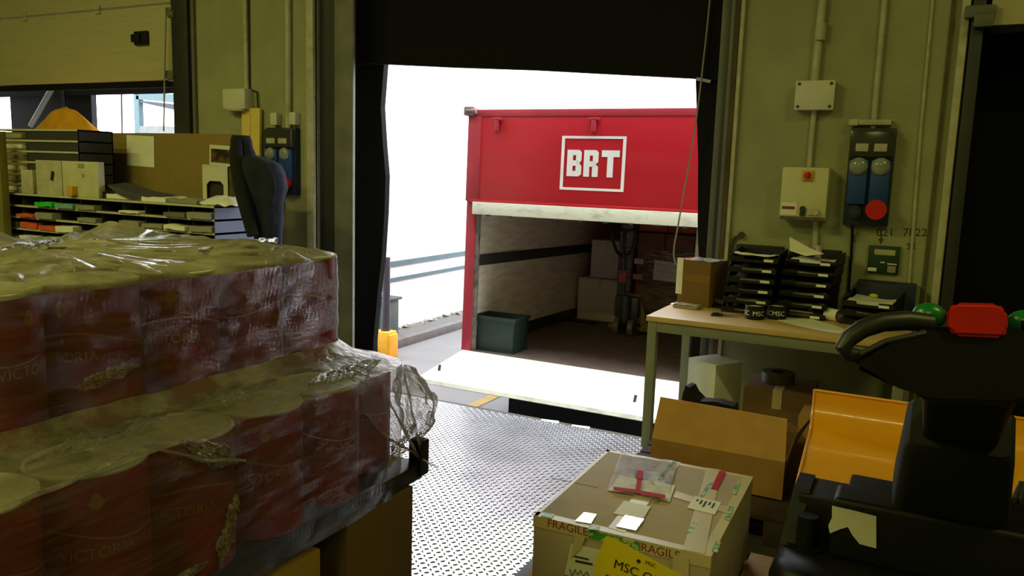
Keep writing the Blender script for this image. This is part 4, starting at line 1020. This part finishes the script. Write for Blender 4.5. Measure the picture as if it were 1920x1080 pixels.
# ================================================================== LEFT BACK CORNER: sorting shelves and board
UX1, UY0, UZ = -4.26, 3.9, 1.205
UW, rows, cols, RH, UD = 3.12, 6, 13, .092, .37
su = thing('sorting_unit', 'low grey pigeonhole unit filled with papers at left below the board', 'sorting unit', (UX1, UY0, UZ))
cwid = UW / cols
for r in range(rows + 1):
    z = -r * RH
    sbo = MB().bb(-UW, 0, 0.004, UD, z - .012, z, 0).build('shelf', M_shelfdark, su, smooth=False)
    MB().bb(-UW, .001, -.004, .004, z - .014, z + .001, 0).build('shelf_edge', M_shelfedge, sbo, smooth=False)
    MB().bb(0, .004, 0, UD, z - .014, z + .001, 0).build('side_edge', M_shelfedge, sbo, smooth=False)
for c in range(cols + 1):
    MB().bb(-UW + c * cwid - .004, -UW + c * cwid + .004, .03 if c < cols else .0, UD, -rows * RH, 0, 0).build('divider' if 0 < c < cols else 'end_panel', M_shelfdark if c < cols else M_bluegrey, su, smooth=False)
MB().bb(-UW, 0, UD, UD + .01, -rows * RH, 0).build('back_panel', M_shelfdark, su, smooth=False)
# table below
tb = thing('work_table', 'grey work table carrying the pigeonhole unit behind the wrapped tins', 'table', (UX1 - UW / 2, UY0 + .25, 0))
tz = UZ - rows * RH - .014
MB().bb(-UW / 2 - .05, UW / 2 + .05, -.3, .3, tz - .035, tz, .004).build('tabletop', M_steelg, tb)
for sx in (-1, 1):
    for sy in (-1, 1): MB().bb(sx * (UW / 2 - .02), sx * (UW / 2 + .03), sy * .25, sy * .29, 0, tz - .036, .003).build('leg', M_steelg, tb)
# papers in the pigeonholes
ROWN = ['top row', 'second row', 'third row', 'fourth row', 'fifth row']
CN = ['end', 'second', 'third', 'fourth', 'fifth', 'sixth', 'seventh', 'eighth', 'ninth', 'tenth']
rr_ = random.Random(11)
special = {(0, 7): (M_greenp, 'green folder'), (0, 6): (M_tealp, 'teal papers'), (1, 8): (M_orange, 'orange sheets'), (2, 8): (M_orange, 'orange papers'), (2, 7): (M_orange, 'orange forms'), (3, 7): (M_greenp, 'green sheet'), (0, 0): (M_paperg, 'fanned papers'), (2, 9): (M_purple, 'grey cloth')}
for r in range(5):
    for c in range(10):
        if (r, c) not in special and rr_.random() < .28: continue
        mt, nm = special.get((r, c), (rr_.choice([M_paperg, M_paper, M_paperg, mat('dim_paper', (112, 108, 100), .8)]), 'paper stack'))
        xc = UX1 - (c + .5) * cwid; z = UZ - (r + 1) * RH + .002
        th = .01 + rr_.random() * .035; sd = r * 13 + c
        def f(u, v):
            x, y = (u - .5) * (cwid - .03), (v - .5) * .3
            return (x, y, th + .016 * max(0, noise.noise(Vector((x * 9 + sd, y * 6, sd)))) )
        b = MB(); b.grid(f, 10, 10)
        ret = bmesh.ops.extrude_face_region(b.bm, geom=b.bm.faces[:]); bmesh.ops.translate(b.bm, verts=[g for g in ret['geom'] if isinstance(g, bmesh.types.BMVert)], vec=(0, 0, -th))
        o = b.build('paper_stack', mt); o.location = (xc, UY0 + .14 - rr_.random() * .03, z); 
        tag(o, '%s in the %s of the pigeonhole unit, %s' % (nm, ROWN[r], 'at its right end' if c == 0 else CN[c] + ' compartment from its right end'), 'paper', 'papers in the pigeonholes')
# chipboard back panel
YB = 4.46
a, c = PY(96, 247, YB), PY(441, 252, YB)
b = MB(); b.bb(a.x - 1.2, c.x, YB, YB + .02, 0, (a.z + c.z) / 2, .002); tag(b.build('chipboard_panel', M_chip), 'brown chipboard partition standing behind the pigeonhole unit', 'panel')
a, c = PY(237, 254, YB - .004), PY(290, 313, YB - .004)
b = MB(); b.box(((a.x + c.x) / 2, YB - .004, (a.z + c.z) / 2), (c.x - a.x, .003, a.z - c.z), (0, .03, 0)); tag(b.build('paper_sheet', M_paper, smooth=False), 'white paper sheet pinned to the brown chipboard partition', 'paper')
# upper sorter stacked at left
ux1 = PY(147, 300, UY0 + .06).x; zt = PY(100, 243, UY0 + .06).z
t = thing('letter_sorter', 'tall dark letter sorter standing on the left end of the pigeonhole unit', 'letter sorter', (ux1, UY0 + .06, UZ + .002))
hh = zt - UZ; n = 6; xf = PY(52, 300, UY0 + .06).x - ux1
for k in range(n + 1):
    z = k * hh / n
    sb = MB().bb(-1.1, 0, 0, .3, max(z - .012, 0), max(z, .012)).build('shelf', M_shelfdark, t, smooth=False)
    MB().bb(-1.1, .002, -.004, .002, max(z - .013, 0), max(z + .001, .012)).build('shelf_edge', M_shelfedge, sb, smooth=False)
b = MB(); b.bb(xf, 0, 0.004, .012, 0, hh); b.bb(-.01, 0, 0, .3, 0, hh); b.bb(xf - .01, xf, .0, .3, 0, hh); b.bb(-1.1, 0, .29, .3, 0, hh); b.build('side_panel', M_shelfdark, t, smooth=False)
for k in range(n):
    o = MB().box((0, 0, .018), (.26, .24, .036), None, .006).build('paper_stack', M_paperg if k % 2 else M_paper); o.location = (ux1 + xf - .22, UY0 + .19, UZ + .004 + k * hh / n + .011)
    tag(o, 'paper stack in the tall letter sorter at far left, %s shelf' % ['lowest', 'second lowest', 'third lowest', 'fourth lowest', 'fifth lowest', 'top'][k], 'paper', 'papers in the letter sorter')
# white carton on the unit
yb = UY0 + .002
a, c = PY(68, 299, yb), PY(185, 362, yb)
t = thing('carton', 'white carton with torn flap standing on the pigeonhole unit', 'carton', ((a.x + c.x) / 2, yb, UZ + .002))
w, h = c.x - a.x, a.z - UZ
MB().bb(-w / 2, w / 2, 0, .055, 0, h * .98, .004).build('body', mat('offwhite_carton', (196, 190, 156), .7, var=.1, scale=9), t)
b = MB(); b.poly([(-w / 2, -.004, h * .98), (-w * .07, -.004, h * .98), (-w * .07, -.004, 0), (-w / 2, -.004, 0)], (0, -.003, 0)); b.build('torn_flap', M_grime, t, smooth=False)
b = MB(); b.box((-w * .22, -.009, h * .55), (.035, .004, .07), (0, .3, 0)); b.build('hand_hole', M_ink, t)
b = MB(); b.box((w * .24, -.002, h * .86), (.07, .004, .03)); b.build('dark_label', M_paperg, t); b = MB(); b.cyl((w * .27, -.001, h * .6), (w * .27, -.004, h * .6), .014, 12); b.build('finger_hole', M_paperg, t)
b = MB(); b.box((w * .12, -.02, .045), (.07, .05, .07), None, .006); b.build('yellow_tag', M_amber, t)
a, c = PY(42, 318, UY0 + .02), PY(66, 362, UY0 + .02)
b = MB(); b.bb(a.x, c.x, UY0 + .005, UY0 + .055, UZ + .002, a.z, .004); tag(b.build('carton', M_grime), 'narrow pale carton between the letter sorter and the white carton', 'carton')
# papers and folders on top
for k, (u0, u1, y_, th, mt, lb) in enumerate(((190, 215, .12, .05, M_blued, 'dark blue folder leaning beside the white carton on the pigeonhole unit'), (215, 292, .14, .035, M_paper, 'wide paper pile on the pigeonhole unit under a dark folder'), (285, 330, .1, .03, M_paper, 'white paper pile in the middle of the pigeonhole unit top'), (325, 388, .12, .028, M_paperg, 'grey paper pile left of the white bundle on the unit'))):
    x0 = PY(u0, 370, UY0 + y_).x; x1 = PY(u1, 370, UY0 + y_).x
    b = MB(); b.grid(lambda u, v: (x0 + (x1 - x0) * u, UY0 + y_ - .09 + .26 * v, UZ + .002 + th + .012 * noise.noise(Vector((u * 3 + k, v * 3, k)))), 10, 10)
    ret = bmesh.ops.extrude_face_region(b.bm, geom=b.bm.faces[:])
    for g in ret['geom']:
        if isinstance(g, bmesh.types.BMVert): g.co.z = UZ + .002
    tag(b.build('paper_pile', mt), lb, 'paper')
q = [PY(200, 347, UY0 + .05), PY(222, 352, UY0 + .05), PY(255, 364, UY0 + .03), PY(300, 372, UY0 + .02), PY(240, 371, UY0 + .02), PY(218, 362, UY0 + .03)]
b = MB(); b.poly(q, (0, .16, .02)); tag(b.build('folder', mat('slate_folder', (58, 58, 66), .6), smooth=False), 'dark bent folder lying over the papers on the pigeonhole unit', 'folder')
x0, x1 = PY(380, 372, UY0 + .12).x, PY(455, 372, UY0 + .12).x
b = MB(); b.grid(lambda u, v: (x0 + (x1 - x0) * u, UY0 + .05 + .2 * v, UZ + .004 + .06 * math.sin(PI * u) ** .6 * math.sin(PI * v) ** .5 + .018 * noise.noise(Vector((u * 6, v * 5, 3)))), 28, 18)
tag(b.build('plastic_bundle', mat('white_plastic_film', (226, 226, 226), .3, var=.05)), 'crumpled white plastic bundle on the right end of the pigeonhole unit', 'bundle')
# white box with opening, picture box above
yb = UY0 + .22
a, c = PY(379, 311, yb), PY(427, 361, yb); c2 = PY(446, 361, yb)
t = thing('display_box', 'white cardboard box with arched cutout standing on the pigeonhole unit', 'box', (a.x, yb, UZ + .002))
w, h = c.x - a.x, a.z - UZ
b = MB(); b.poly([(0, 0, 0), (w * .16, 0, 0), (w * .16, 0, h * .5), (w * .28, 0, h * .6), (w * .72, 0, h * .6), (w * .84, 0, h * .5), (w * .84, 0, 0), (w, 0, 0), (w, 0, h), (0, 0, h)], (0, .006, 0)); b.build('front_panel', M_white, t, smooth=False)
b = MB(); b.bb(0, w, .03, .16, 0, h - .002); b.build('inner_box', mat('dark_brown_board', (52, 38, 30), .8), t)
b = MB(); b.bb(w + .003, w + .1, .01, .16, 0, h * .95, .002); b.build('side_panel', mat('printed_brown', (96, 78, 48), .7, var=.45, scale=14), t)
b = MB(); b.bb(0, w + .1, 0.0, .16, h - .001, h + .008); b.build('top_flap', M_white, t)
a2, c2 = PY(387, 267, yb), PY(440, 306, yb)
t2 = thing('photo_box', 'white framed box with dark picture on top of the white cutout box', 'box', (a2.x, yb + .02, UZ + h + .012), (0, .05, 0))
w2, h2 = c2.x - a2.x, a2.z - c2.z
MB().bb(0, w2, 0, .12, 0, h2, .003).build('body', M_white, t2)
MB().bb(.02, w2 - .01, -.003, 0, .02, h2 - .025).build('picture', mat('brown_picture', (88, 62, 40), .5, rgb2=(24, 16, 12), scale=16, thr=(.45, .55)), t2)
# yellow raincoat
a, c = PY(80, 244, YB + .3), PY(168, 203, YB + .3)
cx, w, zt = (a.x + c.x) / 2, (c.x - a.x), c.z
def coat(u, v):
    an = 2 * PI * u; k = v ** .75
    wx = w * .5 * (.16 + 1.9 * k); 
    x = cx + wx * math.cos(an) * (1 + .22 * noise.noise(Vector((u * 9, v * 3, 1)))); y = YB + .3 + .14 * (.2 + k) * math.sin(an)
    z = zt - .03 * abs(math.cos(an * 3)) * k - v ** 1.25 * .5
    return (x, y, z)
t = thing('raincoat', 'yellow coat hanging behind the chipboard partition at left', 'coat', (0, 0, 0))
b = MB(); b.grid(coat, 40, 20, True); b.lathe([(0, zt + .01), (w * .03, zt + .008), (w * .06, zt)], 12, (cx, YB + .3, 0)); b.build('coat_body', M_yellowd, t)
b = MB(); b.grid(lambda u, v: (cx + .02 + w * .1 * (u - .5) * (1 + v), YB + .3 - .14 * (.2 + v ** .75) - .012, zt - .03 - v * .45), 6, 8); b.build('lining', M_paleyel, t)
b = MB(); b.cyl((cx, YB + .3, zt - .5), (cx, YB + .3, zt + .02), .015, 8); b.cyl((cx, YB + .3, 0), (cx, YB + .3, .02), .15, 20); b.cyl((cx, YB + .3, 0), (cx, YB + .3, zt - .5), .015, 8); b.build('stand', M_steeld, t)
# navy jacket on a black stand
jy = UY0 + .1
def jx(u, v): return PY(u, v, jy)
t = thing('jacket', 'navy jacket hanging on a black stand right of the pigeonhole unit', 'jacket', (0, 0, 0))
secs = [(440, 464, 254), (436, 469, 262), (437, 471, 276), (441, 477, 290), (446, 500, 297), (451, 518, 305), (457, 528, 325), (464, 531, 350), (470, 527, 375), (474, 527, 400), (480, 526, 425), (486, 525, 470), (486, 525, 540)]
fine_ = []
for A, B in zip(secs, secs[1:]):
    for k in range(5): fine_.append(tuple(A[q] + (B[q] - A[q]) * k / 5 for q in range(3)))
secs = fine_ + [secs[-1]]
b = MB(); rings = []
for u0, u1, v in secs:
    p0, p1 = jx(u0, v), jx(u1, v); cxx = (p0.x + p1.x) / 2; hw = (p1.x - p0.x) / 2
    r_ = []
    for k in range(56):
        an = 2 * PI * k / 56; wv = 1 + .09 * math.sin(an * 5 + v * .03) * (1 if v > 300 else .3) + .14 * noise.noise(Vector((math.cos(an) * 2.2, math.sin(an) * 2.2, v * .03))) + .1 * noise.noise(Vector((math.cos(an) * 5, math.sin(an) * 5, v * .05 + 7)))
        r_.append(b.bm.verts.new((cxx + hw * math.cos(an) * (1 if abs(math.cos(an)) > .9 else wv), jy + max(.05, hw * .65) * math.sin(an) * wv, (p0.z + p1.z) / 2)))
    rings.append(r_)
for A, B in zip(rings, rings[1:]):
    for k in range(56): b.bm.faces.new((A[k], A[(k + 1) % 56], B[(k + 1) % 56], B[k]))
b.bm.faces.new(rings[0]); b.bm.faces.new(list(reversed(rings[-1]))); b.build('jacket_body', M_navy, t)
b = MB(); p0 = jx(452, 262); b.tube([jx(455, 262) + Vector((0, -.05, 0)), jx(458, 285) + Vector((0, -.07, 0)), jx(468, 320) + Vector((0, -.1, 0)), jx(480, 360) + Vector((0, -.12, 0)), jx(500, 440) + Vector((0, -.12, 0))], .03, 10, [.035, .045, .05, .05, .04]); b.build('hanging_sleeve', M_blackcloth, t)
p = jx(500, 430); b = MB(); b.cyl((p.x, jy, 0), (p.x, jy, p.z), .02, 12); b.cyl((p.x, jy, 0), (p.x, jy, .03), .2, 24); b.build('stand', M_blackp, t)
# yellow upright post at far left
p = PY(4, 330, UY0 - .1); b = MB(); b.bb(p.x - .12, p.x + .015, UY0 - .12, UY0 - .06, 0, PY(4, 246, UY0 - .1).z, .004); tag(b.build('upright_post', mat('yellow_green_post', (120, 112, 50), .6)), 'yellowish upright post at the left end of the pigeonhole unit', 'post')

# ================================================================== WRAPPED TINS ON THE LEFT
CR = .1155; PITCHC = .236; CHT = .325; Z0 = .565
def can_proto():
    t = thing('tin', 'x', 'tin')
    b = MB(); b.lathe([(0, 0), (CR - .004, 0), (CR, .004), (CR, CHT - .008), (CR - .002, CHT - .004)], 48); b.build('can_body', M_redcan, t)
    b = MB(); b.lathe([(CR - .001, CHT - .006), (CR + .0015, CHT - .003), (CR + .0015, CHT + .001), (CR - .006, CHT + .002), (CR - .01, CHT - .002), (0, CHT - .002)], 48); b.build('lid', M_lid, t)
    b = MB(); Rp = CR + .0007
    # wave line round the tin
    n = 120; wz = lambda a: .2 + .018 * math.sin(a * 2) + (.03 * math.exp(-((a - 3.6) / .06) ** 2) - .03 * math.exp(-((a - 3.75) / .05) ** 2))
    lo = []; hi = []
    for k in range(n + 1):
        a = 2 * PI * k / n; z = wz(a)
        lo.append(b.bm.verts.new((Rp * math.cos(a), Rp * math.sin(a), z - .0025))); hi.append(b.bm.verts.new((Rp * math.cos(a), Rp * math.sin(a), z + .0025)))
    for k in range(n): b.bm.faces.new((lo[k], lo[k + 1], hi[k + 1], hi[k]))
    for a0 in (.6, 2.7, 4.8): wrap_text(b, 'VICTORIA', .032, Rp + .0003, .165, a0)
    b.build('gold_lettering', M_gold, t)
    b = MB()
    for a0 in (.6, 2.7, 4.8):
        for da, dz, r_ in ((0, 0, .011), (-.07, .004, .007), (.07, .004, .007), (0, .018, .007), (-.05, .014, .005), (.05, .014, .005)):
            a = a0 + da; p = Vector((Rp * math.cos(a), Rp * math.sin(a), .265 + dz)); nrm = Vector((math.cos(a), math.sin(a), 0))
            b.cyl(p, p + nrm * .0006, r_, 10)
    b.build('crown_emblem', M_gold, t)
    return t
can0 = can_proto(); used = [False]
def place_can(x, y, z, rz, label, grp):
    if not used[0]: t = can0; used[0] = True; t.location = (x, y, z); t.rotation_euler = (0, 0, rz); t['label'] = label
    else: t = dup(can0, (x, y, z), (0, 0, rz), label)
    t['group'] = grp
PN = ['nearest', 'second nearest', 'third nearest', 'fourth nearest', 'fifth nearest', 'farthest']
CNm = ['the row beside the leveller', 'the second row from the leveller', 'the third row from the leveller', 'the fourth row from the leveller']
ra = random.Random(5)
xs_up = [-1.70 - k * PITCHC for k in range(4)]; ys_up = [.935 + k * PITCHC for k in range(5)]
xs_lo = [-1.485 - k * .24 for k in range(2)]; ys_lo = [.775 + k * PITCHC for k in range(6)]
for i, x in enumerate(xs_up):
    for j, y in enumerate(ys_up):
        place_can(x, y, Z0 + CHT + .012, ra.random() * 6.28, 'upper layer red tin with white lid, %s in %s' % (PN[j] if j < 4 else 'farthest', CNm[i]), 'tins in the upper layer')
for i, x in enumerate(xs_lo):
    for j, y in enumerate(ys_lo):
        place_can(x - (.06 if j == 5 else 0), y, Z0, ra.random() * 6.28, 'lower layer red tin, %s in %s' % (PN[j], CNm[i]), 'tins in the lower layer')
# layer card between
b = MB(); b.bb(-2.56, -1.6, .66, 2.06, Z0 + CHT + .004, Z0 + CHT + .011)
tag(b.build('layer_sheet', M_card3), 'thin card sheet between the two layers of red tins', 'sheet')
# hidden support under the rest of the upper layer
b = MB(); b.bb(-2.56, -1.91, .66, 2.05, Z0, Z0 + CHT + .003); tag(b.build('support_block', M_card3), 'inner carton block under the rear part of the upper tin layer', 'carton')
# black tray and cartons below
t = thing('plastic_tray', 'black plastic pallet tray under the wrapped red tins', 'tray', (0, 0, 0))
b = MB(); b.bb(-2.6, -1.37, .62, 2.09, .505, .56, .006); b.build('deck', M_blackp, t)
b = MB(); b.box((-1.385, 2.09, .575), (.05, .05, .12), None, .008); b.build('corner_block', M_blackp, t)
M_cb = mat('brown_wood_box', (112, 84, 46), .8, var=.12, scale=4)
def low_carton(x0, x1, y0, y1, z1, lb, mt, win=False):
    t = thing('carton', lb, 'carton', ((x0 + x1) / 2, (y0 + y1) / 2, 0))
    w, d = x1 - x0, y1 - y0
    MB().box((0, 0, z1 / 2), (w, d, z1), None, .004).build('body', mt, t)
    b = MB(); b.bb(-.02, .02, -d / 2, d / 2, z1, z1 + .001); b.build('tape', M_tape, t)
    if win:
        b = MB(); b.box((w / 2 + .001, .02, z1 - .12), (.003, d * .55, .12)); b.build('dark_label', M_blued, t)
low_carton(-1.85, -1.365, 1.70, 2.03, .5, 'brown carton under the far corner of the black tray', M_cb)
low_carton(-1.88, -1.375, 1.14, 1.60, .468, 'yellowish carton with dark blue label under the black tray', mat('yellow_carton', (178, 140, 58), .8, var=.1), True)
low_carton(-2.58, -1.9, 1.3, 2.03, .5, 'brown carton under the black tray on the side away from the dock', M_cb)
low_carton(-2.58, -1.40, .64, 1.12, .5, 'brown carton under the near end of the black tray', M_cb)
# stretch film
fx0, fy0, fy1 = -2.58, .60, 2.06
def outline(u, xr, ins=0, r=.12):
    x0, x1, y0, y1 = fx0 + ins, xr - ins, fy0 + ins, (fy1 if xr > XU + .15 else 2.005 + .055 * max(0, (xr - XU) / .22)) - ins
    segs = []; pts = rrect = []
    a = 2 * PI * u; n = 9
    cx, cy = (x0 + x1) / 2, (y0 + y1) / 2
    c_, s_ = math.cos(a), math.sin(a); n = 10
    rr2 = (abs(c_) ** n + abs(s_) ** n) ** (-1 / n)
    return cx + (x1 - x0) / 2 * rr2 * c_, cy + (y1 - y0) / 2 * rr2 * s_
XL, XU = -1.36, -1.575
secs = [(.50, XL, 0), (.53, XL, 0), (.58, XL, 0)] + [(.58 + .3 * k / 12, XL, .002 * math.sin(k)) for k in range(1, 13)]
secs += [(.902, XL - .004, 0), (.908, XL - .05, 0), (.915, XL - .10, 0), (.93, XL - .16, 0), (.96, XU - .0, 0)] + [(.96 + .26 * k / 9, XU, 0) for k in range(1, 10)]
secs += [(1.232, XU, .012), (1.238, XU, .05), (1.242, XU, .1), (1.246, XU, .18), (1.25, XU, .28), (1.252, XU, .4), (1.254, XU, .48)]
NS = len(secs)
def filmf(u, v):
    i = min(int(round(v * (NS - 1))), NS - 1); z, xr, ins = secs[i]
    x, y = outline(u, xr, ins)
    if xr > XU - .001 and z < 1.0: pass
    n3 = Vector((x * 9, y * 9, z * 26)); k = .006
    if z > 1.225: k = .012
    if .9 < z < .95: k = .006; dz_ = 1
    dx = noise.noise(n3) * k; dy = noise.noise(n3 + Vector((5, 3, 1))) * k; dz = noise.noise(n3 + Vector((9, 1, 7))) * k
    if z > 1.235: dz = abs(noise.noise(Vector((x * 14, y * 14, 3)))) * .026 + max(0, noise.noise(Vector((x * 4, y * 4, 9)))) * .05; 
    return (x + dx, y + dy, z + dz)
fm = thing('stretch_film', 'clear crinkled stretch film wrapped around the two layers of red tins', 'film', (0, 0, 0))
b = MB(); b.grid(filmf, 360, NS, True)
top = [v for v in b.bm.verts if v.co.z > 1.25 and False]
fw = b.build('film_wrap', M_film, fm); fw.data.materials.append(M_filmtop)
for p_ in fw.data.polygons:
    if abs(p_.normal.z) > .42 and p_.center.z > .6: p_.material_index = 1
# loose crumpled tail at the far corner
cA = Vector((-1.47, 2.10, .88))
def tuft(u, v):
    a = u * 2 * PI; r_ = (.055 * math.sin(PI * min(1, v * .9 + .08)) + .012) * (1 + .35 * noise.noise(Vector((math.cos(a) * 3, math.sin(a) * 3, v * 6))))
    bx = cA + Vector((.01 + .055 * math.sin(v * 2.4), .01, -.02 - v * .24))
    return bx + Vector((math.cos(a) * r_ * 1.0, math.sin(a) * r_ * .7, .02 * noise.noise(Vector((math.cos(a) * 4, math.sin(a) * 4, v * 9)))))
MB().grid(tuft, 48, 30, True).build('loose_tail', M_filmc, fm)
def crumple(c, ax, ay, seed, nu=16, nv=10):
    c, ax, ay = Vector(c), Vector(ax), Vector(ay); nn = ax.cross(ay).normalized()
    def f(u, v):
        k = (1 - abs(2 * u - 1) ** 3) * (.55 + .45 * noise.noise(Vector((u * 4 + seed, seed, 0))))
        p = c + ax * (u - .5) + ay * ((v - .5) * k)
        return p + nn * (.012 * abs(noise.noise(Vector((u * 9, v * 7, seed)))) + .012 * noise.noise(Vector((u * 18, v * 15, seed + 3))))
    b = MB(); b.grid(f, nu * 2, nv * 2); b.build('film_fold', M_filmc, fm)
crumple((-1.485, 1.05, .925), (-.02, .34, .01), (.09, 0, -.02), 1)
crumple((-1.36, 1.22, .86), (0, .16, -.1), (.0, .05, .07), 2)
crumple((-1.50, 1.42, .925), (.0, .3, .01), (.07, 0, -.02), 4)
crumple((-1.43, 1.78, .92), (.02, .3, .01), (.1, 0, -.03), 5)
crumple((-1.56, 1.12, 1.03), (.0, .16, .02), (.02, .02, .07), 6)
crumple((-1.353, 1.26, .66), (0, .06, .16), (0, .07, -.02), 7)
crumple((-1.353, 1.05, .6), (0, .3, .03), (0, .01, .05), 8)
crumple((-1.36, 1.95, .66), (0, .14, .1), (0, -.06, .08), 9)
crumple((-1.75, 1.7, 1.268), (-.1, .4, .0), (.12, .04, 0), 10)
crumple((-2.1, 1.3, 1.268), (-.2, .3, .0), (.1, .06, 0), 11)
# twisted ropes of film
for pts in ([(-1.36, 1.78, .8), (-1.355, 1.88, .7), (-1.36, 1.98, .64), (-1.37, 2.07, .58), (-1.31, 2.09, .55)], [(-1.36, 1.86, .86), (-1.355, 1.95, .72), (-1.37, 2.07, .58)], [(-1.37, 1.98, .88), (-1.37, 2.04, .7), (-1.37, 2.08, .58)], [(-1.36, 1.05, .93), (-1.345, 1.18, .86), (-1.34, 1.30, .82)], [(-1.36, 1.05, .93), (-1.36, .95, .91), (-1.36, .8, .9)]):
    b = MB(); pp = [Vector(p) for p in pts]; fine = []
    for A, B in zip(pp, pp[1:]):
        for k in range(5): fine.append(A.lerp(B, k / 5) + Vector((noise.noise(A * 9 + Vector((k, 0, 0))), 0, noise.noise(B * 9 + Vector((0, k, 0))))) * .006)
    b.tube(fine + [pp[-1]], .005, 7, [.003 + .004 * abs(noise.noise(Vector((k * .7, 1, 2)))) for k in range(len(fine) + 1)]); b.build('film_twist', M_filmc, fm)

# ================================================================== LIGHTS
def lamp(x, y, e, lb, rz=0):
    t = thing('ceiling_lamp', lb, 'lamp', (x, y, 4.7), (0, 0, rz))
    MB().box((0, 0, .06), (1.5, .18, .06), None, .01).build('housing', M_white, t)
    b = MB()
    for s in (-1, 1): b.cyl((-.7, s * .05, .01), (.7, s * .05, .01), .013, 12)
    mt = bpy.data.materials.new('tube_glow'); mt.use_nodes = True; p_ = mt.node_tree.nodes['Principled BSDF']; p_.inputs['Emission Color'].default_value = (1, .93, .42, 1); p_.inputs['Emission Strength'].default_value = 6
    b.build('tube', mt, t)
    MB().cyl((0, 0, .09), (0, 0, .5), .012, 8).build('stem', M_steelg, t)
    ld = bpy.data.lights.new('tube_light', 'AREA'); ld.shape = 'RECTANGLE'; ld.size = 1.4; ld.size_y = .16; ld.energy = e; ld.color = (1, .985, .27)
    lo = bpy.data.objects.new('tube_light', ld); COL.objects.link(lo); lo.location = (0, 0, -.02); lo.parent = t
LE = 60
lamp(-6.6, .6, LE, 'fluorescent ceiling lamp above the pigeonhole unit')
lamp(-4.2, -.4, LE * 1.7, 'fluorescent ceiling lamp above the wrapped tins near the camera')
lamp(2.2, 1.2, LE * .75, 'fluorescent ceiling lamp above the black and yellow truck')
lamp(-4.8, -3.4, LE * 1.5, 'fluorescent ceiling lamp behind the camera at left')
lamp(-.5, -3.8, LE * 1.1, 'fluorescent ceiling lamp behind the camera at right')

wd = bpy.data.worlds.new('overcast_sky'); S.world = wd; wd.use_nodes = True
bg = wd.node_tree.nodes['Background']; bg.inputs['Color'].default_value = (.93, .97, 1, 1); bg.inputs['Strength'].default_value = 7.4

S.view_settings.view_transform = 'Standard'; S.view_settings.look = 'None'; S.view_settings.gamma = 1; S.view_settings.exposure = 0
S.view_settings.use_curve_mapping = False
